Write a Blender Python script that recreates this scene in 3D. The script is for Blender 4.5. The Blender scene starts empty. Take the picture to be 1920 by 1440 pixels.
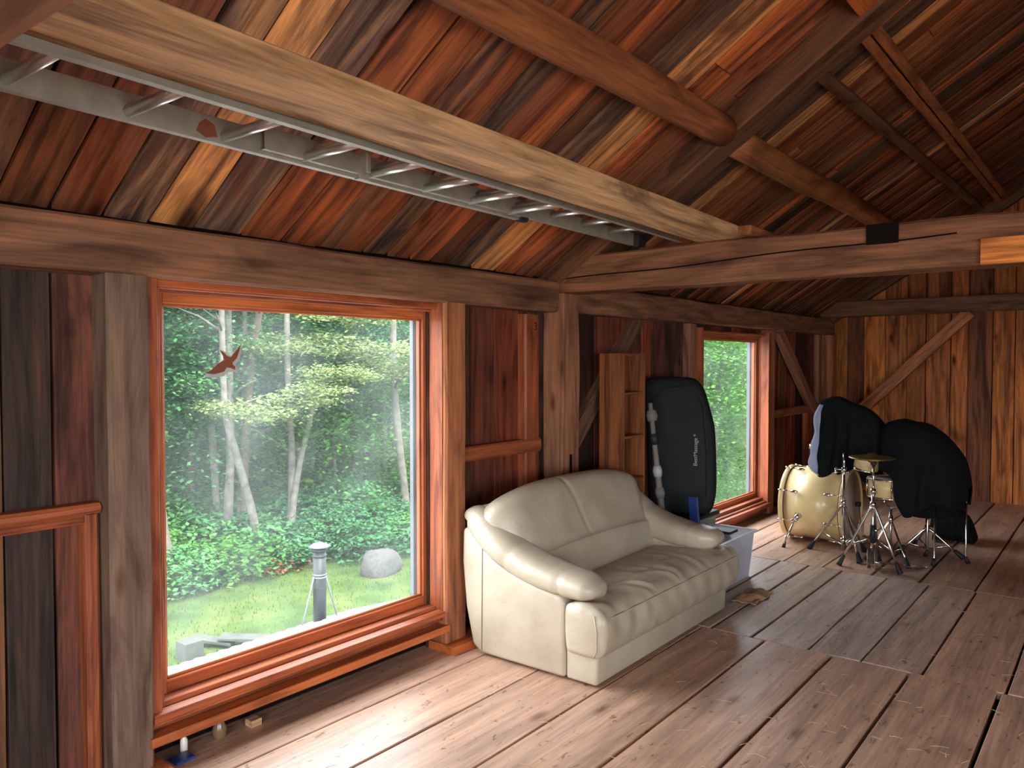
import bpy, math, random
from mathutils import Vector, Matrix, noise
random.seed(11)
S = bpy.context.scene
COL = S.collection
PI = math.pi

# ------------------------------------------------------------------ camera
cam = bpy.data.cameras.new('camera'); camo = bpy.data.objects.new('camera', cam); COL.objects.link(camo)
cam.sensor_width = 36; cam.lens = 1470/1920*36; cam.clip_start = .05; cam.clip_end = 200
camo.location = (3.05, 0, 1.6); camo.rotation_euler = (math.radians(90-1.6366), 0, math.radians(38.218))
S.camera = camo
# ------------------------------------------------------------------ world, sun, exposure
SKY = 1.75
w = bpy.data.worlds.new('overcast_sky'); S.world = w; w.use_nodes = True
bg = w.node_tree.nodes['Background']; bg.inputs[0].default_value = (.86, .93, 1.0, 1); bg.inputs[1].default_value = 3.2*SKY
sun = bpy.data.lights.new('sun', 'SUN'); suno = bpy.data.objects.new('sun', sun); COL.objects.link(suno)
sun.energy = 2.2*SKY; sun.angle = math.radians(12); sun.color = (1, .93, .8)
suno.rotation_euler = Vector((-.62, .22, -.95)).to_track_quat('-Z', 'Y').to_euler()
S.view_settings.view_transform = 'Standard'; S.view_settings.look = 'None'; S.view_settings.gamma = 1
S.view_settings.use_curve_mapping = False
S.view_settings.exposure = 1.28
def portal(name, loc, direction, sx, sy):
    l = bpy.data.lights.new(name, 'AREA'); l.shape = 'RECTANGLE'; l.size = sx; l.size_y = sy
    l.cycles.is_portal = True
    o = bpy.data.objects.new(name, l); COL.objects.link(o); o.location = loc
    o.rotation_euler = Vector(direction).to_track_quat('-Z', 'Y').to_euler()
portal('opening_portal', (-.2, 2.35, 1.07), (1, 0, 0), 1.56, 1.5)
portal('opening_portal', (-.2, 7.3, 1.02), (1, 0, 0), 1.6, 1.5)
portal('gable_portal', (3.6, -3.05, 1.2), (0, 1, 0), 2.4, 2.2)  # portal of the unseen doorway added behind the camera
portal('opening_portal', (6.75, -.6, 1.18), (-1, 0, 0), 4.4, 1.75)  # portal of the unseen opening added in the right wall

# ------------------------------------------------------------------ helpers
def lin(c):
    return tuple(((v/255+.055)/1.055)**2.4 if v/255 > .04045 else v/255/12.92 for v in c)
def nd(nt, t, **kw):
    n = nt.nodes.new(t)
    for k, v in kw.items():
        if k in ('op', 'operation'): n.operation = v
        elif k == 'blend': n.blend_type = v
        elif k == 'dt': n.data_type = v
        else: n.inputs[k if not k.startswith('i') or not k[1:].isdigit() else int(k[1:])].default_value = v
    return n
def newmat(name):
    m = bpy.data.materials.new(name); m.use_nodes = True
    nt = m.node_tree; b = nt.nodes['Principled BSDF']
    return m, nt, b, nt.links.new
def ramp(nt, stops, interp='LINEAR'):
    r = nt.nodes.new('ShaderNodeValToRGB'); r.color_ramp.interpolation = interp
    e = r.color_ramp.elements
    while len(e) < len(stops): e.new(.5)
    for i, (p, c) in enumerate(stops):
        e[i].position = p; e[i].color = tuple(c)+(1,) if len(c) == 3 else c
    return r
def mixc(nt, blend, fac=1.0):
    n = nt.nodes.new('ShaderNodeMix'); n.data_type = 'RGBA'; n.blend_type = blend; n.inputs[0].default_value = fac
    return n   # 0 fac, 6 A, 7 B -> out 2
def wood(name, cols, bright=(.8, 1.2), dark=.45, streak=1.0, rough=.75, knots=1, stain=0.3, bump=.35, wscale=26, lscale=1.1, spec=.25, speck=0, broad=.9, b3=1.0):
    m, nt, b, L = newmat(name)
    ga = nt.nodes.new('ShaderNodeAttribute'); ga.attribute_name = 'gc'
    ra = nt.nodes.new('ShaderNodeAttribute'); ra.attribute_name = 'rnd'
    sp = nt.nodes.new('ShaderNodeSeparateXYZ'); L(ra.outputs['Vector'], sp.inputs[0])
    def mp(s):
        n = nt.nodes.new('ShaderNodeMapping'); n.inputs['Scale'].default_value = s; L(ga.outputs['Vector'], n.inputs[0]); return n
    def nz(s, detail=4, rough_=.55, dist=0):
        n = nt.nodes.new('ShaderNodeTexNoise'); n.inputs['Scale'].default_value = 1; n.inputs['Detail'].default_value = detail
        n.inputs['Roughness'].default_value = rough_; n.inputs['Distortion'].default_value = dist
        L(mp(s).outputs[0], n.inputs['Vector']); return n
    n1 = nz((lscale, wscale, wscale), 5, .65, .25)
    n2 = nz((lscale*.8, wscale*.25, wscale*.25), 4, .6, 2.2)
    n3 = nz((1.1, 2.6, 2.6), 3, .6, .6)
    n4 = nz((lscale*3.5, wscale*4.5, wscale*4.5), 2, .6)
    base = ramp(nt, [(i/(len(cols)-1), lin(c)) for i, c in enumerate(cols)])
    ad = nd(nt, 'ShaderNodeMath', operation='MULTIPLY_ADD'); L(n2.outputs[0], ad.inputs[0]); ad.inputs[1].default_value = .35; 
    su = nd(nt, 'ShaderNodeMath', operation='SUBTRACT', i1=.17); L(sp.outputs[0], su.inputs[0]); L(su.outputs[0], ad.inputs[2])
    L(ad.outputs[0], base.inputs[0])
    # streaks
    r1 = ramp(nt, [(.32, (dark,)*3), (.52, (1, 1, 1)), (.75, (1.25, 1.22, 1.15))]); L(n1.outputs[0], r1.inputs[0])
    m1 = mixc(nt, 'MULTIPLY', streak); L(base.outputs[0], m1.inputs[6]); L(r1.outputs[0], m1.inputs[7])
    r2 = ramp(nt, [(.34, (.5, .42, .38)), (.5, (1, 1, 1)), (.68, (1.3, 1.25, 1.12))]); L(n2.outputs[0], r2.inputs[0])
    m2 = mixc(nt, 'MULTIPLY', broad); L(m1.outputs[2], m2.inputs[6]); L(r2.outputs[0], m2.inputs[7])
    r4 = ramp(nt, [(.35, (.72,)*3), (.6, (1.06,)*3)]); L(n4.outputs[0], r4.inputs[0])
    m4 = mixc(nt, 'MULTIPLY', .7); L(m2.outputs[2], m4.inputs[6]); L(r4.outputs[0], m4.inputs[7])
    # stains
    r3 = ramp(nt, [(.28, (.16, .13, .12)), (.42, (1, 1, 1))]); L(n3.outputs[0], r3.inputs[0])
    m3 = mixc(nt, 'MULTIPLY', stain); L(m4.outputs[2], m3.inputs[6]); L(r3.outputs[0], m3.inputs[7])
    out = m3
    if knots:
        v = nt.nodes.new('ShaderNodeTexVoronoi'); v.inputs['Scale'].default_value = 1
        L(mp((1.5, 4.2, 4.2)).outputs[0], v.inputs['Vector'])
        kr = ramp(nt, [(.0, (.12, .06, .04)), (.05, (.3, .17, .12)), (.09, (.75, .6, .5)), (.13, (1, 1, 1))]); L(v.outputs['Distance'], kr.inputs[0])
        m5 = mixc(nt, 'MULTIPLY', knots); L(out.outputs[2], m5.inputs[6]); L(kr.outputs[0], m5.inputs[7]); out = m5
    if speck:
        v = nz((16, 34, 34), 3, .6, .6)
        kr = ramp(nt, [(.62, (1, 1, 1)), (.70, (.38, .32, .3))]); L(v.outputs[0], kr.inputs[0])
        m6 = mixc(nt, 'MULTIPLY', speck); L(out.outputs[2], m6.inputs[6]); L(kr.outputs[0], m6.inputs[7]); out = m6
    br = nt.nodes.new('ShaderNodeMapRange'); br.inputs[3].default_value = bright[0]; br.inputs[4].default_value = bright[1]
    L(sp.outputs[1], br.inputs[0])
    vm = nd(nt, 'ShaderNodeVectorMath', operation='SCALE'); L(out.outputs[2], vm.inputs[0]); L(br.outputs[0], vm.inputs['Scale'])
    L(vm.outputs[0], b.inputs['Base Color'])
    b.inputs['Roughness'].default_value = rough; b.inputs['Specular IOR Level'].default_value = spec
    bp = nt.nodes.new('ShaderNodeBump'); bp.inputs['Strength'].default_value = bump; bp.inputs['Distance'].default_value = .01
    L(n1.outputs[0], bp.inputs['Height']); L(bp.outputs[0], b.inputs['Normal'])
    return m
def plain(name, c, rough=.5, metal=0, spec=.5, bump=0, bscale=60, var=0, vscale=8, coat=0):
    m, nt, b, L = newmat(name)
    b.inputs['Base Color'].default_value = lin(c)+(1,); b.inputs['Roughness'].default_value = rough
    b.inputs['Metallic'].default_value = metal; b.inputs['Specular IOR Level'].default_value = spec
    b.inputs['Coat Weight'].default_value = coat
    tc = nt.nodes.new('ShaderNodeTexCoord')
    n = nt.nodes.new('ShaderNodeTexNoise'); n.inputs['Scale'].default_value = vscale; n.inputs['Detail'].default_value = 5; L(tc.outputs['Object'], n.inputs[0])
    k = var if var else .12
    r = ramp(nt, [(.3, tuple(v*(1-k) for v in lin(c))), (.7, tuple(min(1, v*(1+k)) for v in lin(c)))]); L(n.outputs[0], r.inputs[0]); L(r.outputs[0], b.inputs['Base Color'])
    if bump:
        n2 = nt.nodes.new('ShaderNodeTexNoise'); n2.inputs['Scale'].default_value = bscale; n2.inputs['Detail'].default_value = 4; L(tc.outputs['Object'], n2.inputs[0])
        bp = nt.nodes.new('ShaderNodeBump'); bp.inputs['Strength'].default_value = bump; bp.inputs['Distance'].default_value = .01
        L(n2.outputs[0], bp.inputs['Height']); L(bp.outputs[0], b.inputs['Normal'])
    return m

class MB:
    """collects geometry with grain coordinates and a random value per board"""
    def __init__(s): s.v = []; s.f = []; s.gc = []; s.rn = []; s.mi = []; s.sm = []
    def add(s, verts, faces, gc=None, rnd=None, mi=0, smooth=False):
        o = len(s.v); s.v += [tuple(v) for v in verts]
        off = (random.uniform(0, 40), random.uniform(0, 40), random.uniform(0, 40))
        if gc is None: gc = verts
        s.gc += [(g[0]+off[0], g[1]+off[1], g[2]+off[2]) for g in gc]
        if rnd is None: rnd = (random.random(), random.random(), random.random())
        s.rn += [rnd]*len(verts)
        for f in faces: s.f.append([i+o for i in f]); s.mi.append(mi); s.sm.append(smooth)
    def bar(s, p0, p1, w, h, up=(0, 0, 1), seg=1, jit=0, bev=.003, rnd=None, mi=0, taper=1):
        p0 = Vector(p0); p1 = Vector(p1); Ld = (p1-p0); ln = Ld.length; Ld.normalize(); up = Vector(up)
        sd = Ld.cross(up).normalized(); u = sd.cross(Ld).normalized()
        a, b = w/2, h/2; e = min(bev, a*.9, b*.9)
        cs = [(a-e, -b), (a, -b+e), (a, b-e), (a-e, b), (-a+e, b), (-a, b-e), (-a, -b+e), (-a+e, -b)]
        vs = []; gc = []; sdm = random.uniform(0, 99)
        for i in range(seg+1):
            t = i/seg; c = p0+Ld*ln*t; k = 1+(taper-1)*t
            for j, (x, y) in enumerate(cs):
                jx = jy = 0
                if jit:
                    jx = noise.noise(Vector((t*ln*1.7+sdm, j//2*3.1, 0)))*jit; jy = noise.noise(Vector((t*ln*1.7+sdm, j//2*3.1, 9)))*jit
                vs.append(c+sd*(x*k+jx)+u*(y*k+jy)); gc.append((t*ln, x, y))
        fs = [[i*8+j, i*8+(j+1) % 8, (i+1)*8+(j+1) % 8, (i+1)*8+j] for i in range(seg) for j in range(8)]
        fs.append(list(range(7, -1, -1))); fs.append([seg*8+j for j in range(8)])
        s.add(vs, fs, gc, rnd, mi)
    def box(s, x0, x1, y0, y1, z0, z1, ax=None, bev=.003, rnd=None, mi=0, seg=1, jit=0):
        d = [x1-x0, y1-y0, z1-z0]
        if ax is None: ax = d.index(max(d))
        cx, cy, cz = (x0+x1)/2, (y0+y1)/2, (z0+z1)/2
        if ax == 0: s.bar((x0, cy, cz), (x1, cy, cz), d[1], d[2], (0, 0, 1), seg, jit, bev, rnd, mi)
        elif ax == 1: s.bar((cx, y0, cz), (cx, y1, cz), d[0], d[2], (0, 0, 1), seg, jit, bev, rnd, mi)
        else: s.bar((cx, cy, z0), (cx, cy, z1), d[1], d[0], (1, 0, 0), seg, jit, bev, rnd, mi)
    def tube(s, pts, rad, n=12, mi=0, smooth=True, jit=0, rnd=None, cap=True):
        pts = [Vector(p) for p in pts]
        if not isinstance(rad, (list, tuple)): rad = [rad]*len(pts)
        vs = []; gc = []; prev = None; ln = 0; sdm = random.uniform(0, 99)
        for i, p in enumerate(pts):
            d = (pts[min(i+1, len(pts)-1)]-pts[max(i-1, 0)]).normalized()
            if prev is None:
                a = d.cross(Vector((0, 0, 1)));
                if a.length < .1: a = d.cross(Vector((1, 0, 0)))
                a.normalize()
            else:
                a = (prev-d*prev.dot(d)).normalized()
            prev = a; b = d.cross(a)
            if i: ln += (p-pts[i-1]).length
            for j in range(n):
                t = 2*PI*j/n; r = rad[i]
                if jit: r *= 1+noise.noise(Vector((ln*2+sdm, math.cos(t)*1.2, math.sin(t)*1.2)))*jit
                vs.append(p+a*math.cos(t)*r+b*math.sin(t)*r); gc.append((ln, math.cos(t)*r, math.sin(t)*r))
        fs = [[i*n+j, i*n+(j+1) % n, (i+1)*n+(j+1) % n, (i+1)*n+j] for i in range(len(pts)-1) for j in range(n)]
        if cap: fs.append(list(range(n-1, -1, -1))); fs.append([(len(pts)-1)*n+j for j in range(n)])
        s.add(vs, fs, gc, rnd, mi, smooth)
    def lathe(s, c, axis, prof, n=32, mi=0, closed=True):
        """prof: list of (radius, height along axis) from point c"""
        ax = Vector(axis).normalized(); a = ax.cross(Vector((0, 0, 1)))
        if a.length < .1: a = ax.cross(Vector((0, 1, 0)))
        a.normalize(); b = ax.cross(a); c = Vector(c)
        prof = list(prof)
        s.rings([[c+ax*h+(a*math.cos(2*PI*k/n)+b*math.sin(2*PI*k/n))*max(r, 1e-4) for k in range(n)] for r, h in prof], mi, cap=False)
        if closed: s.rings([[c+ax*h+(a*math.cos(2*PI*k/n)+b*math.sin(2*PI*k/n))*max(r, 1e-4) for k in range(n)] for r, h in (prof[-1], prof[0])], mi, cap=False)
    def rings(s, rings, mi=0, smooth=True, cap=True, closed=True, rnd=None):
        n = len(rings[0]); vs = [Vector(p) for r in rings for p in r]
        m = n if closed else n-1
        fs = [[i*n+j, i*n+(j+1) % n, (i+1)*n+(j+1) % n, (i+1)*n+j] for i in range(len(rings)-1) for j in range(m)]
        if cap and closed: fs.append(list(range(n-1, -1, -1))); fs.append([(len(rings)-1)*n+j for j in range(n)])
        s.add(vs, fs, None, rnd, mi, smooth)
    def build(s, name, mat, parent=None, sub=0, solid=0, origin=None, fixn=False):
        me = bpy.data.meshes.new(name); me.from_pydata(s.v, [], s.f)
        for m in (mat if isinstance(mat, (list, tuple)) else [mat]): me.materials.append(m)
        a = me.attributes.new('gc', 'FLOAT_VECTOR', 'POINT'); a.data.foreach_set('vector', [c for g in s.gc for c in g])
        a = me.attributes.new('rnd', 'FLOAT_VECTOR', 'POINT'); a.data.foreach_set('vector', [c for g in s.rn for c in g])
        me.polygons.foreach_set('material_index', s.mi); me.polygons.foreach_set('use_smooth', s.sm)
        me.update()
        if fixn:
            import bmesh
            bm = bmesh.new(); bm.from_mesh(me); bmesh.ops.recalc_face_normals(bm, faces=bm.faces); bm.to_mesh(me); bm.free()
        o = bpy.data.objects.new(name, me); COL.objects.link(o)
        if parent is not None:
            o.parent = parent
            off = Vector(parent.location)
            o.matrix_parent_inverse = Matrix.Translation(-off)
        if sub:
            md = o.modifiers.new('sub', 'SUBSURF'); md.levels = sub; md.render_levels = sub
        if solid:
            md = o.modifiers.new('solid', 'SOLIDIFY'); md.thickness = solid; md.offset = 0
        return o
def tag(o, label, cat, group=None, kind=None):
    o['label'] = label; o['category'] = cat
    if group: o['group'] = group
    if kind: o['kind'] = kind
    return o
def thing(name, loc, label, cat, group=None):
    o = bpy.data.objects.new(name, None); COL.objects.link(o); o.location = loc; o.empty_display_size = .1
    return tag(o, label, cat, group)
def struct(o): o['kind'] = 'structure'; return o
def rz(x): return (x, random.random(), random.random())

# ------------------------------------------------------------------ materials
W_ROOF = wood('roof_board_wood', [(92, 70, 58), (116, 80, 60), (134, 80, 52), (180, 98, 54), (122, 94, 80), (218, 150, 92)], (.5, 1.25), dark=.28, stain=.95, wscale=24, knots=1)
W_WALL = wood('wall_board_wood', [(66, 50, 42), (104, 58, 44), (142, 68, 46), (112, 76, 48), (160, 100, 54)], (.5, 1.2), dark=.4, stain=.75)
W_END = wood('end_wall_wood', [(104, 62, 42), (144, 84, 48), (186, 108, 54), (204, 128, 62), (150, 76, 50)], (.6, 1.25), dark=.4, stain=.7)
W_BEAM = wood('hewn_beam_wood', [(120, 84, 62), (138, 92, 66), (146, 88, 60), (128, 94, 74)], (.85, 1.1), dark=.5, stain=.35, wscale=20, knots=.5)
W_POST = wood('aged_post_wood', [(142, 98, 74), (160, 102, 72), (170, 106, 70)], (.85, 1.1), dark=.6, stain=.25, wscale=22, knots=.8)
W_GREY = wood('grey_post_wood', [(112, 88, 74), (120, 94, 78)], (.95, 1.05), dark=.7, stain=.15, wscale=18, knots=.9)
W_PLANK = wood('pale_plank_wood', [(190, 150, 110), (200, 160, 118)], (.95, 1.05), dark=.6, stain=.1, wscale=24, lscale=1.4, knots=.4)
W_DARKB = wood('dark_rafter_wood', [(104, 70, 50), (120, 78, 52)], (.85, 1.1), dark=.5, stain=.4, wscale=20, knots=.5)
W_LOG = wood('log_wood', [(150, 92, 58), (164, 100, 62), (140, 90, 58)], (.9, 1.1), dark=.55, stain=.3, wscale=16, knots=.7, rough=.6)
W_CED = wood('cedar_trim_wood', [(170, 90, 48), (182, 100, 52), (160, 80, 44)], (.9, 1.1), dark=.75, stain=.1, wscale=30, knots=0, rough=.45, spec=.4)
W_CED2 = wood('red_stain_wood', [(144, 76, 48), (160, 88, 54)], (.9, 1.1), dark=.65, stain=.3, wscale=30, knots=.2, rough=.5)
W_FLOOR = wood('floor_plank_wood', [(190, 152, 128), (186, 148, 124), (182, 152, 134), (182, 160, 147)], (.86, 1.08), dark=.72, stain=.22, wscale=14, lscale=.8, knots=.7, rough=.42, spec=.5, bump=.25, speck=1, broad=.4)
W_SHELF = wood('bookcase_veneer', [(132, 80, 48), (138, 84, 50)], (.97, 1.03), dark=.85, stain=0, wscale=40, knots=0, rough=.45)
DARK = plain('dark_void', (22, 16, 14), .95, spec=.1)
GAP = plain('dark_subfloor', (30, 20, 16), .95, spec=.1)
ALU = plain('aluminium', (196, 194, 190), .32, .85, var=.08)
ALU_D = plain('ladder_rail_aluminium', (158, 152, 140), .55, .55, var=.15, vscale=14, bump=.05)
CHROME = plain('chrome', (222, 220, 216), .16, 1)
RUB = plain('black_rubber', (26, 26, 28), .6)
GREYV = plain('exterior_window_vinyl', (84, 87, 92), .5)
STEEL = plain('shed_roof_steel', (206, 206, 210), .45, .2, bump=.1, bscale=30, var=.2)
PIPE = plain('black_stove_pipe', (26, 28, 32), .5, .2, var=.2)
GALV = plain('galvanised_steel', (104, 110, 117), .4, .5)
GOLD = plain('champagne_gold_shell', (234, 204, 146), .42, .04, coat=.3, var=.05)
HOOPM = plain('maple_drum_hoop', (196, 160, 100), .35, .1, coat=.5)
SKINM = plain('drum_head_film', (188, 170, 160), .45)
BRASS = plain('cymbal_bronze', (178, 150, 96), .35, .9)
CLOTH = plain('black_cloth', (20, 21, 23), .95, spec=.15, bump=.2, bscale=120)
CLOTHN = plain('black_fleece', (24, 27, 26), .98, spec=.1, bump=.35, bscale=200)
LINING = plain('pale_blue_lining', (176, 184, 210), .7)
BAGM = plain('black_nylon', (20, 24, 24), .7, spec=.3, bump=.25, bscale=90, var=.25)
WHITE = plain('white_print', (170, 170, 165), .6)
BLUE = plain('blue_plastic', (40, 62, 120), .4)
PALE = plain('pale_grey_cloth', (118, 110, 102), .8)
TOTEM = plain('grey_tote_plastic', (128, 130, 120), .4)
BIRDM = plain('brown_decal', (120, 66, 42), .6)
BURL = plain('tan_burlap', (178, 138, 100), .95, bump=.5, bscale=150)
STRAW = plain('straw', (206, 168, 124), .7)
ROCK = plain('granite', (60, 58, 56), .9, bump=.6, bscale=12, var=.3, vscale=25)
CONC = plain('weathered_board_grey', (58, 60, 56), .9, var=.2)

def leather():
    m, nt, b, L = newmat('cream_leather')
    tc = nt.nodes.new('ShaderNodeTexCoord')
    n = nt.nodes.new('ShaderNodeTexNoise'); n.inputs['Scale'].default_value = 5; n.inputs['Detail'].default_value = 4; L(tc.outputs['Object'], n.inputs[0])
    r = ramp(nt, [(.3, lin((164, 150, 128))), (.7, lin((180, 167, 146)))]); L(n.outputs[0], r.inputs[0]); L(r.outputs[0], b.inputs['Base Color'])
    b.inputs['Roughness'].default_value = .34; b.inputs['Specular IOR Level'].default_value = .5
    v = nt.nodes.new('ShaderNodeTexVoronoi'); v.inputs['Scale'].default_value = 170; L(tc.outputs['Object'], v.inputs['Vector'])
    n2 = nt.nodes.new('ShaderNodeTexNoise'); n2.inputs['Scale'].default_value = 11; n2.inputs['Detail'].default_value = 5; n2.inputs['Distortion'].default_value = 1.5; L(tc.outputs['Object'], n2.inputs[0])
    b1 = nt.nodes.new('ShaderNodeBump'); b1.inputs['Strength'].default_value = .08; b1.inputs['Distance'].default_value = .004; L(v.outputs['Distance'], b1.inputs['Height'])
    b2 = nt.nodes.new('ShaderNodeBump'); b2.inputs['Strength'].default_value = .13; b2.inputs['Distance'].default_value = .02; L(n2.outputs[0], b2.inputs['Height'])
    L(b1.outputs[0], b2.inputs['Normal']); L(b2.outputs[0], b.inputs['Normal'])
    return m
LEATHER = leather()
LEATHER_S = plain('leather_seam', (120, 108, 90), .6)
def glassmat():
    m, nt, b, L = newmat('dusty_window_glass'); nt.nodes.remove(b)
    out = nt.nodes['Material Output']
    tr = nt.nodes.new('ShaderNodeBsdfTransparent'); gl = nt.nodes.new('ShaderNodeBsdfGlossy'); gl.inputs['Roughness'].default_value = .02
    lw = nt.nodes.new('ShaderNodeLayerWeight'); lw.inputs[0].default_value = .5
    pw = nd(nt, 'ShaderNodeMath', operation='POWER', i1=4.0); L(lw.outputs['Facing'], pw.inputs[0])
    fr = nd(nt, 'ShaderNodeMath', operation='MULTIPLY_ADD', i1=.22, i2=.012); L(pw.outputs[0], fr.inputs[0])
    m1 = nt.nodes.new('ShaderNodeMixShader'); L(fr.outputs[0], m1.inputs[0]); L(tr.outputs[0], m1.inputs[1]); L(gl.outputs[0], m1.inputs[2])
    df = nt.nodes.new('ShaderNodeBsdfDiffuse'); df.inputs[0].default_value = (.8, .85, .85, 1)
    tl = nt.nodes.new('ShaderNodeBsdfTranslucent'); tl.inputs[0].default_value = (.8, .88, .86, 1)
    ds = nt.nodes.new('ShaderNodeMixShader'); ds.inputs[0].default_value = .6; L(df.outputs[0], ds.inputs[1]); L(tl.outputs[0], ds.inputs[2])
    tc = nt.nodes.new('ShaderNodeTexCoord'); n = nt.nodes.new('ShaderNodeTexNoise'); n.inputs['Scale'].default_value = 2.2; n.inputs['Detail'].default_value = 6
    L(tc.outputs['Object'], n.inputs[0])
    r = ramp(nt, [(.35, (.01,)*3), (.75, (.05,)*3)]); L(n.outputs[0], r.inputs[0])
    m2 = nt.nodes.new('ShaderNodeMixShader'); L(r.outputs[0], m2.inputs[0]); L(m1.outputs[0], m2.inputs[1]); L(ds.outputs[0], m2.inputs[2])
    L(m2.outputs[0], out.inputs[0]); return m
GLASS = glassmat()
def clearplastic():
    m, nt, b, L = newmat('translucent_bin_plastic'); nt.nodes.remove(b)
    out = nt.nodes['Material Output']
    tr = nt.nodes.new('ShaderNodeBsdfTransparent'); tl = nt.nodes.new('ShaderNodeBsdfTranslucent'); tl.inputs[0].default_value = (.85, .87, .92, 1)
    df = nt.nodes.new('ShaderNodeBsdfPrincipled'); df.inputs['Base Color'].default_value = (.8, .82, .88, 1); df.inputs['Roughness'].default_value = .3
    a = nt.nodes.new('ShaderNodeMixShader'); a.inputs[0].default_value = .5; L(tl.outputs[0], a.inputs[1]); L(df.outputs[0], a.inputs[2])
    c = nt.nodes.new('ShaderNodeMixShader'); c.inputs[0].default_value = .72; L(tr.outputs[0], c.inputs[1]); L(a.outputs[0], c.inputs[2])
    L(c.outputs[0], out.inputs[0]); return m
BINM = clearplastic()
def leafmat(name, c1, c2, tr=.35):
    m, nt, b, L = newmat(name); nt.nodes.remove(b); out = nt.nodes['Material Output']
    ra = nt.nodes.new('ShaderNodeAttribute'); ra.attribute_name = 'rnd'
    sp = nt.nodes.new('ShaderNodeSeparateXYZ'); L(ra.outputs['Vector'], sp.inputs[0])
    r = ramp(nt, [(0, lin(c1)), (1, lin(c2))]); L(sp.outputs[0], r.inputs[0])
    df = nt.nodes.new('ShaderNodeBsdfDiffuse'); tl = nt.nodes.new('ShaderNodeBsdfTranslucent')
    L(r.outputs[0], df.inputs[0]); L(r.outputs[0], tl.inputs[0])
    a = nt.nodes.new('ShaderNodeMixShader'); a.inputs[0].default_value = tr; L(df.outputs[0], a.inputs[1]); L(tl.outputs[0], a.inputs[2])
    L(a.outputs[0], out.inputs[0]); return m
LEAF_M = leafmat('mid_green_leaves', (54, 104, 62), (98, 146, 88))
LEAF_D = leafmat('deep_green_leaves', (42, 86, 56), (78, 124, 80))
LEAF_P = leafmat('pale_yellow_green_leaves', (100, 120, 72), (136, 148, 96))
LEAF_B = leafmat('bright_green_leaves', (58, 108, 46), (98, 140, 70), .4)
LEAF_R = leafmat('rust_red_leaves', (120, 66, 48), (136, 100, 62))
BARK = plain('grey_bark', (88, 84, 76), .95, bump=.6, bscale=25, var=.4, vscale=7)
BARK_D = plain('dark_bark', (64, 60, 54), .95, bump=.6, bscale=25, var=.35, vscale=7)
BARK_B = plain('brown_bark', (84, 68, 56), .95, bump=.6, bscale=25, var=.35, vscale=7)
def grassmat():
    m, nt, b, L = newmat('mown_lawn')
    tc = nt.nodes.new('ShaderNodeTexCoord')
    n = nt.nodes.new('ShaderNodeTexNoise'); n.inputs['Scale'].default_value = 1.3; n.inputs['Detail'].default_value = 8; L(tc.outputs['Object'], n.inputs[0])
    r = ramp(nt, [(.3, lin((48, 68, 36))), (.5, lin((68, 88, 44))), (.7, lin((86, 96, 54)))]); L(n.outputs[0], r.inputs[0]); L(r.outputs[0], b.inputs['Base Color'])
    b.inputs['Roughness'].default_value = .95; b.inputs['Specular IOR Level'].default_value = .1
    n2 = nt.nodes.new('ShaderNodeTexNoise'); n2.inputs['Scale'].default_value = 40; n2.inputs['Detail'].default_value = 5; L(tc.outputs['Object'], n2.inputs[0])
    bp = nt.nodes.new('ShaderNodeBump'); bp.inputs['Strength'].default_value = 1; bp.inputs['Distance'].default_value = .05; L(n2.outputs[0], bp.inputs['Height']); L(bp.outputs[0], b.inputs['Normal'])
    return m
LAWN = grassmat()

# ================================================================== SETTING
RX = 6.6; RID = 3.3; Y0 = -3.0; Y1 = 10.35; Z0 = 2.19; SL = .65
def roofz(x): return Z0+SL*(x if x <= RID else 2*RID-x)
# floor
mb = MB()
zones = [(Y0, 4.405, [-.14, .303, .668, 1.047, 1.43, 1.805, 2.187, 2.585, 3.0, 3.42, 3.8, 4.2, 4.6, 5.0, 5.4, 5.8, 6.2, 6.74], (.0, .45)),
         (4.411, 6.25, [-.14, .3, .62, .87, 1.10, 1.35, 1.67, 1.95, 2.24, 2.612, 3.0, 3.4, 3.8, 4.2, 4.6, 5.0, 5.4, 5.8, 6.2, 6.74], (.55, 1.0)),
         (6.256, 10.45, [-.14, .313, .57, .895, 1.2, 1.55, 1.88, 2.23, 2.6, 3.0, 3.4, 3.8, 4.2, 4.6, 5.0, 5.4, 5.8, 6.2, 6.74], (.2, .6))]
for ya, yb, xs, hue in zones:
    for i in range(len(xs)-1):
        g = random.choice([.009, .012, .016])*(1.2 if hue[0] > .5 else 1.7 if xs[i] > 1.4 else .6)
        h = random.uniform(*hue)
        if ya == 4.411 and xs[i] > 2.2: h *= .5
        mb.bar(((xs[i]+xs[i+1])/2, ya+.001*i % .006, -.02), ((xs[i]+xs[i+1])/2, yb-.002, -.02), xs[i+1]-xs[i]-g, .04-.001*(i % 3), (0, 0, 1), 24, .0035, .004, (h, random.random(), 0))
mb.box(-.14, 6.74, Y0, 10.45, -.12, -.05, mi=1)
floor = struct(mb.build('floor', [W_FLOOR, GAP]))
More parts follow.
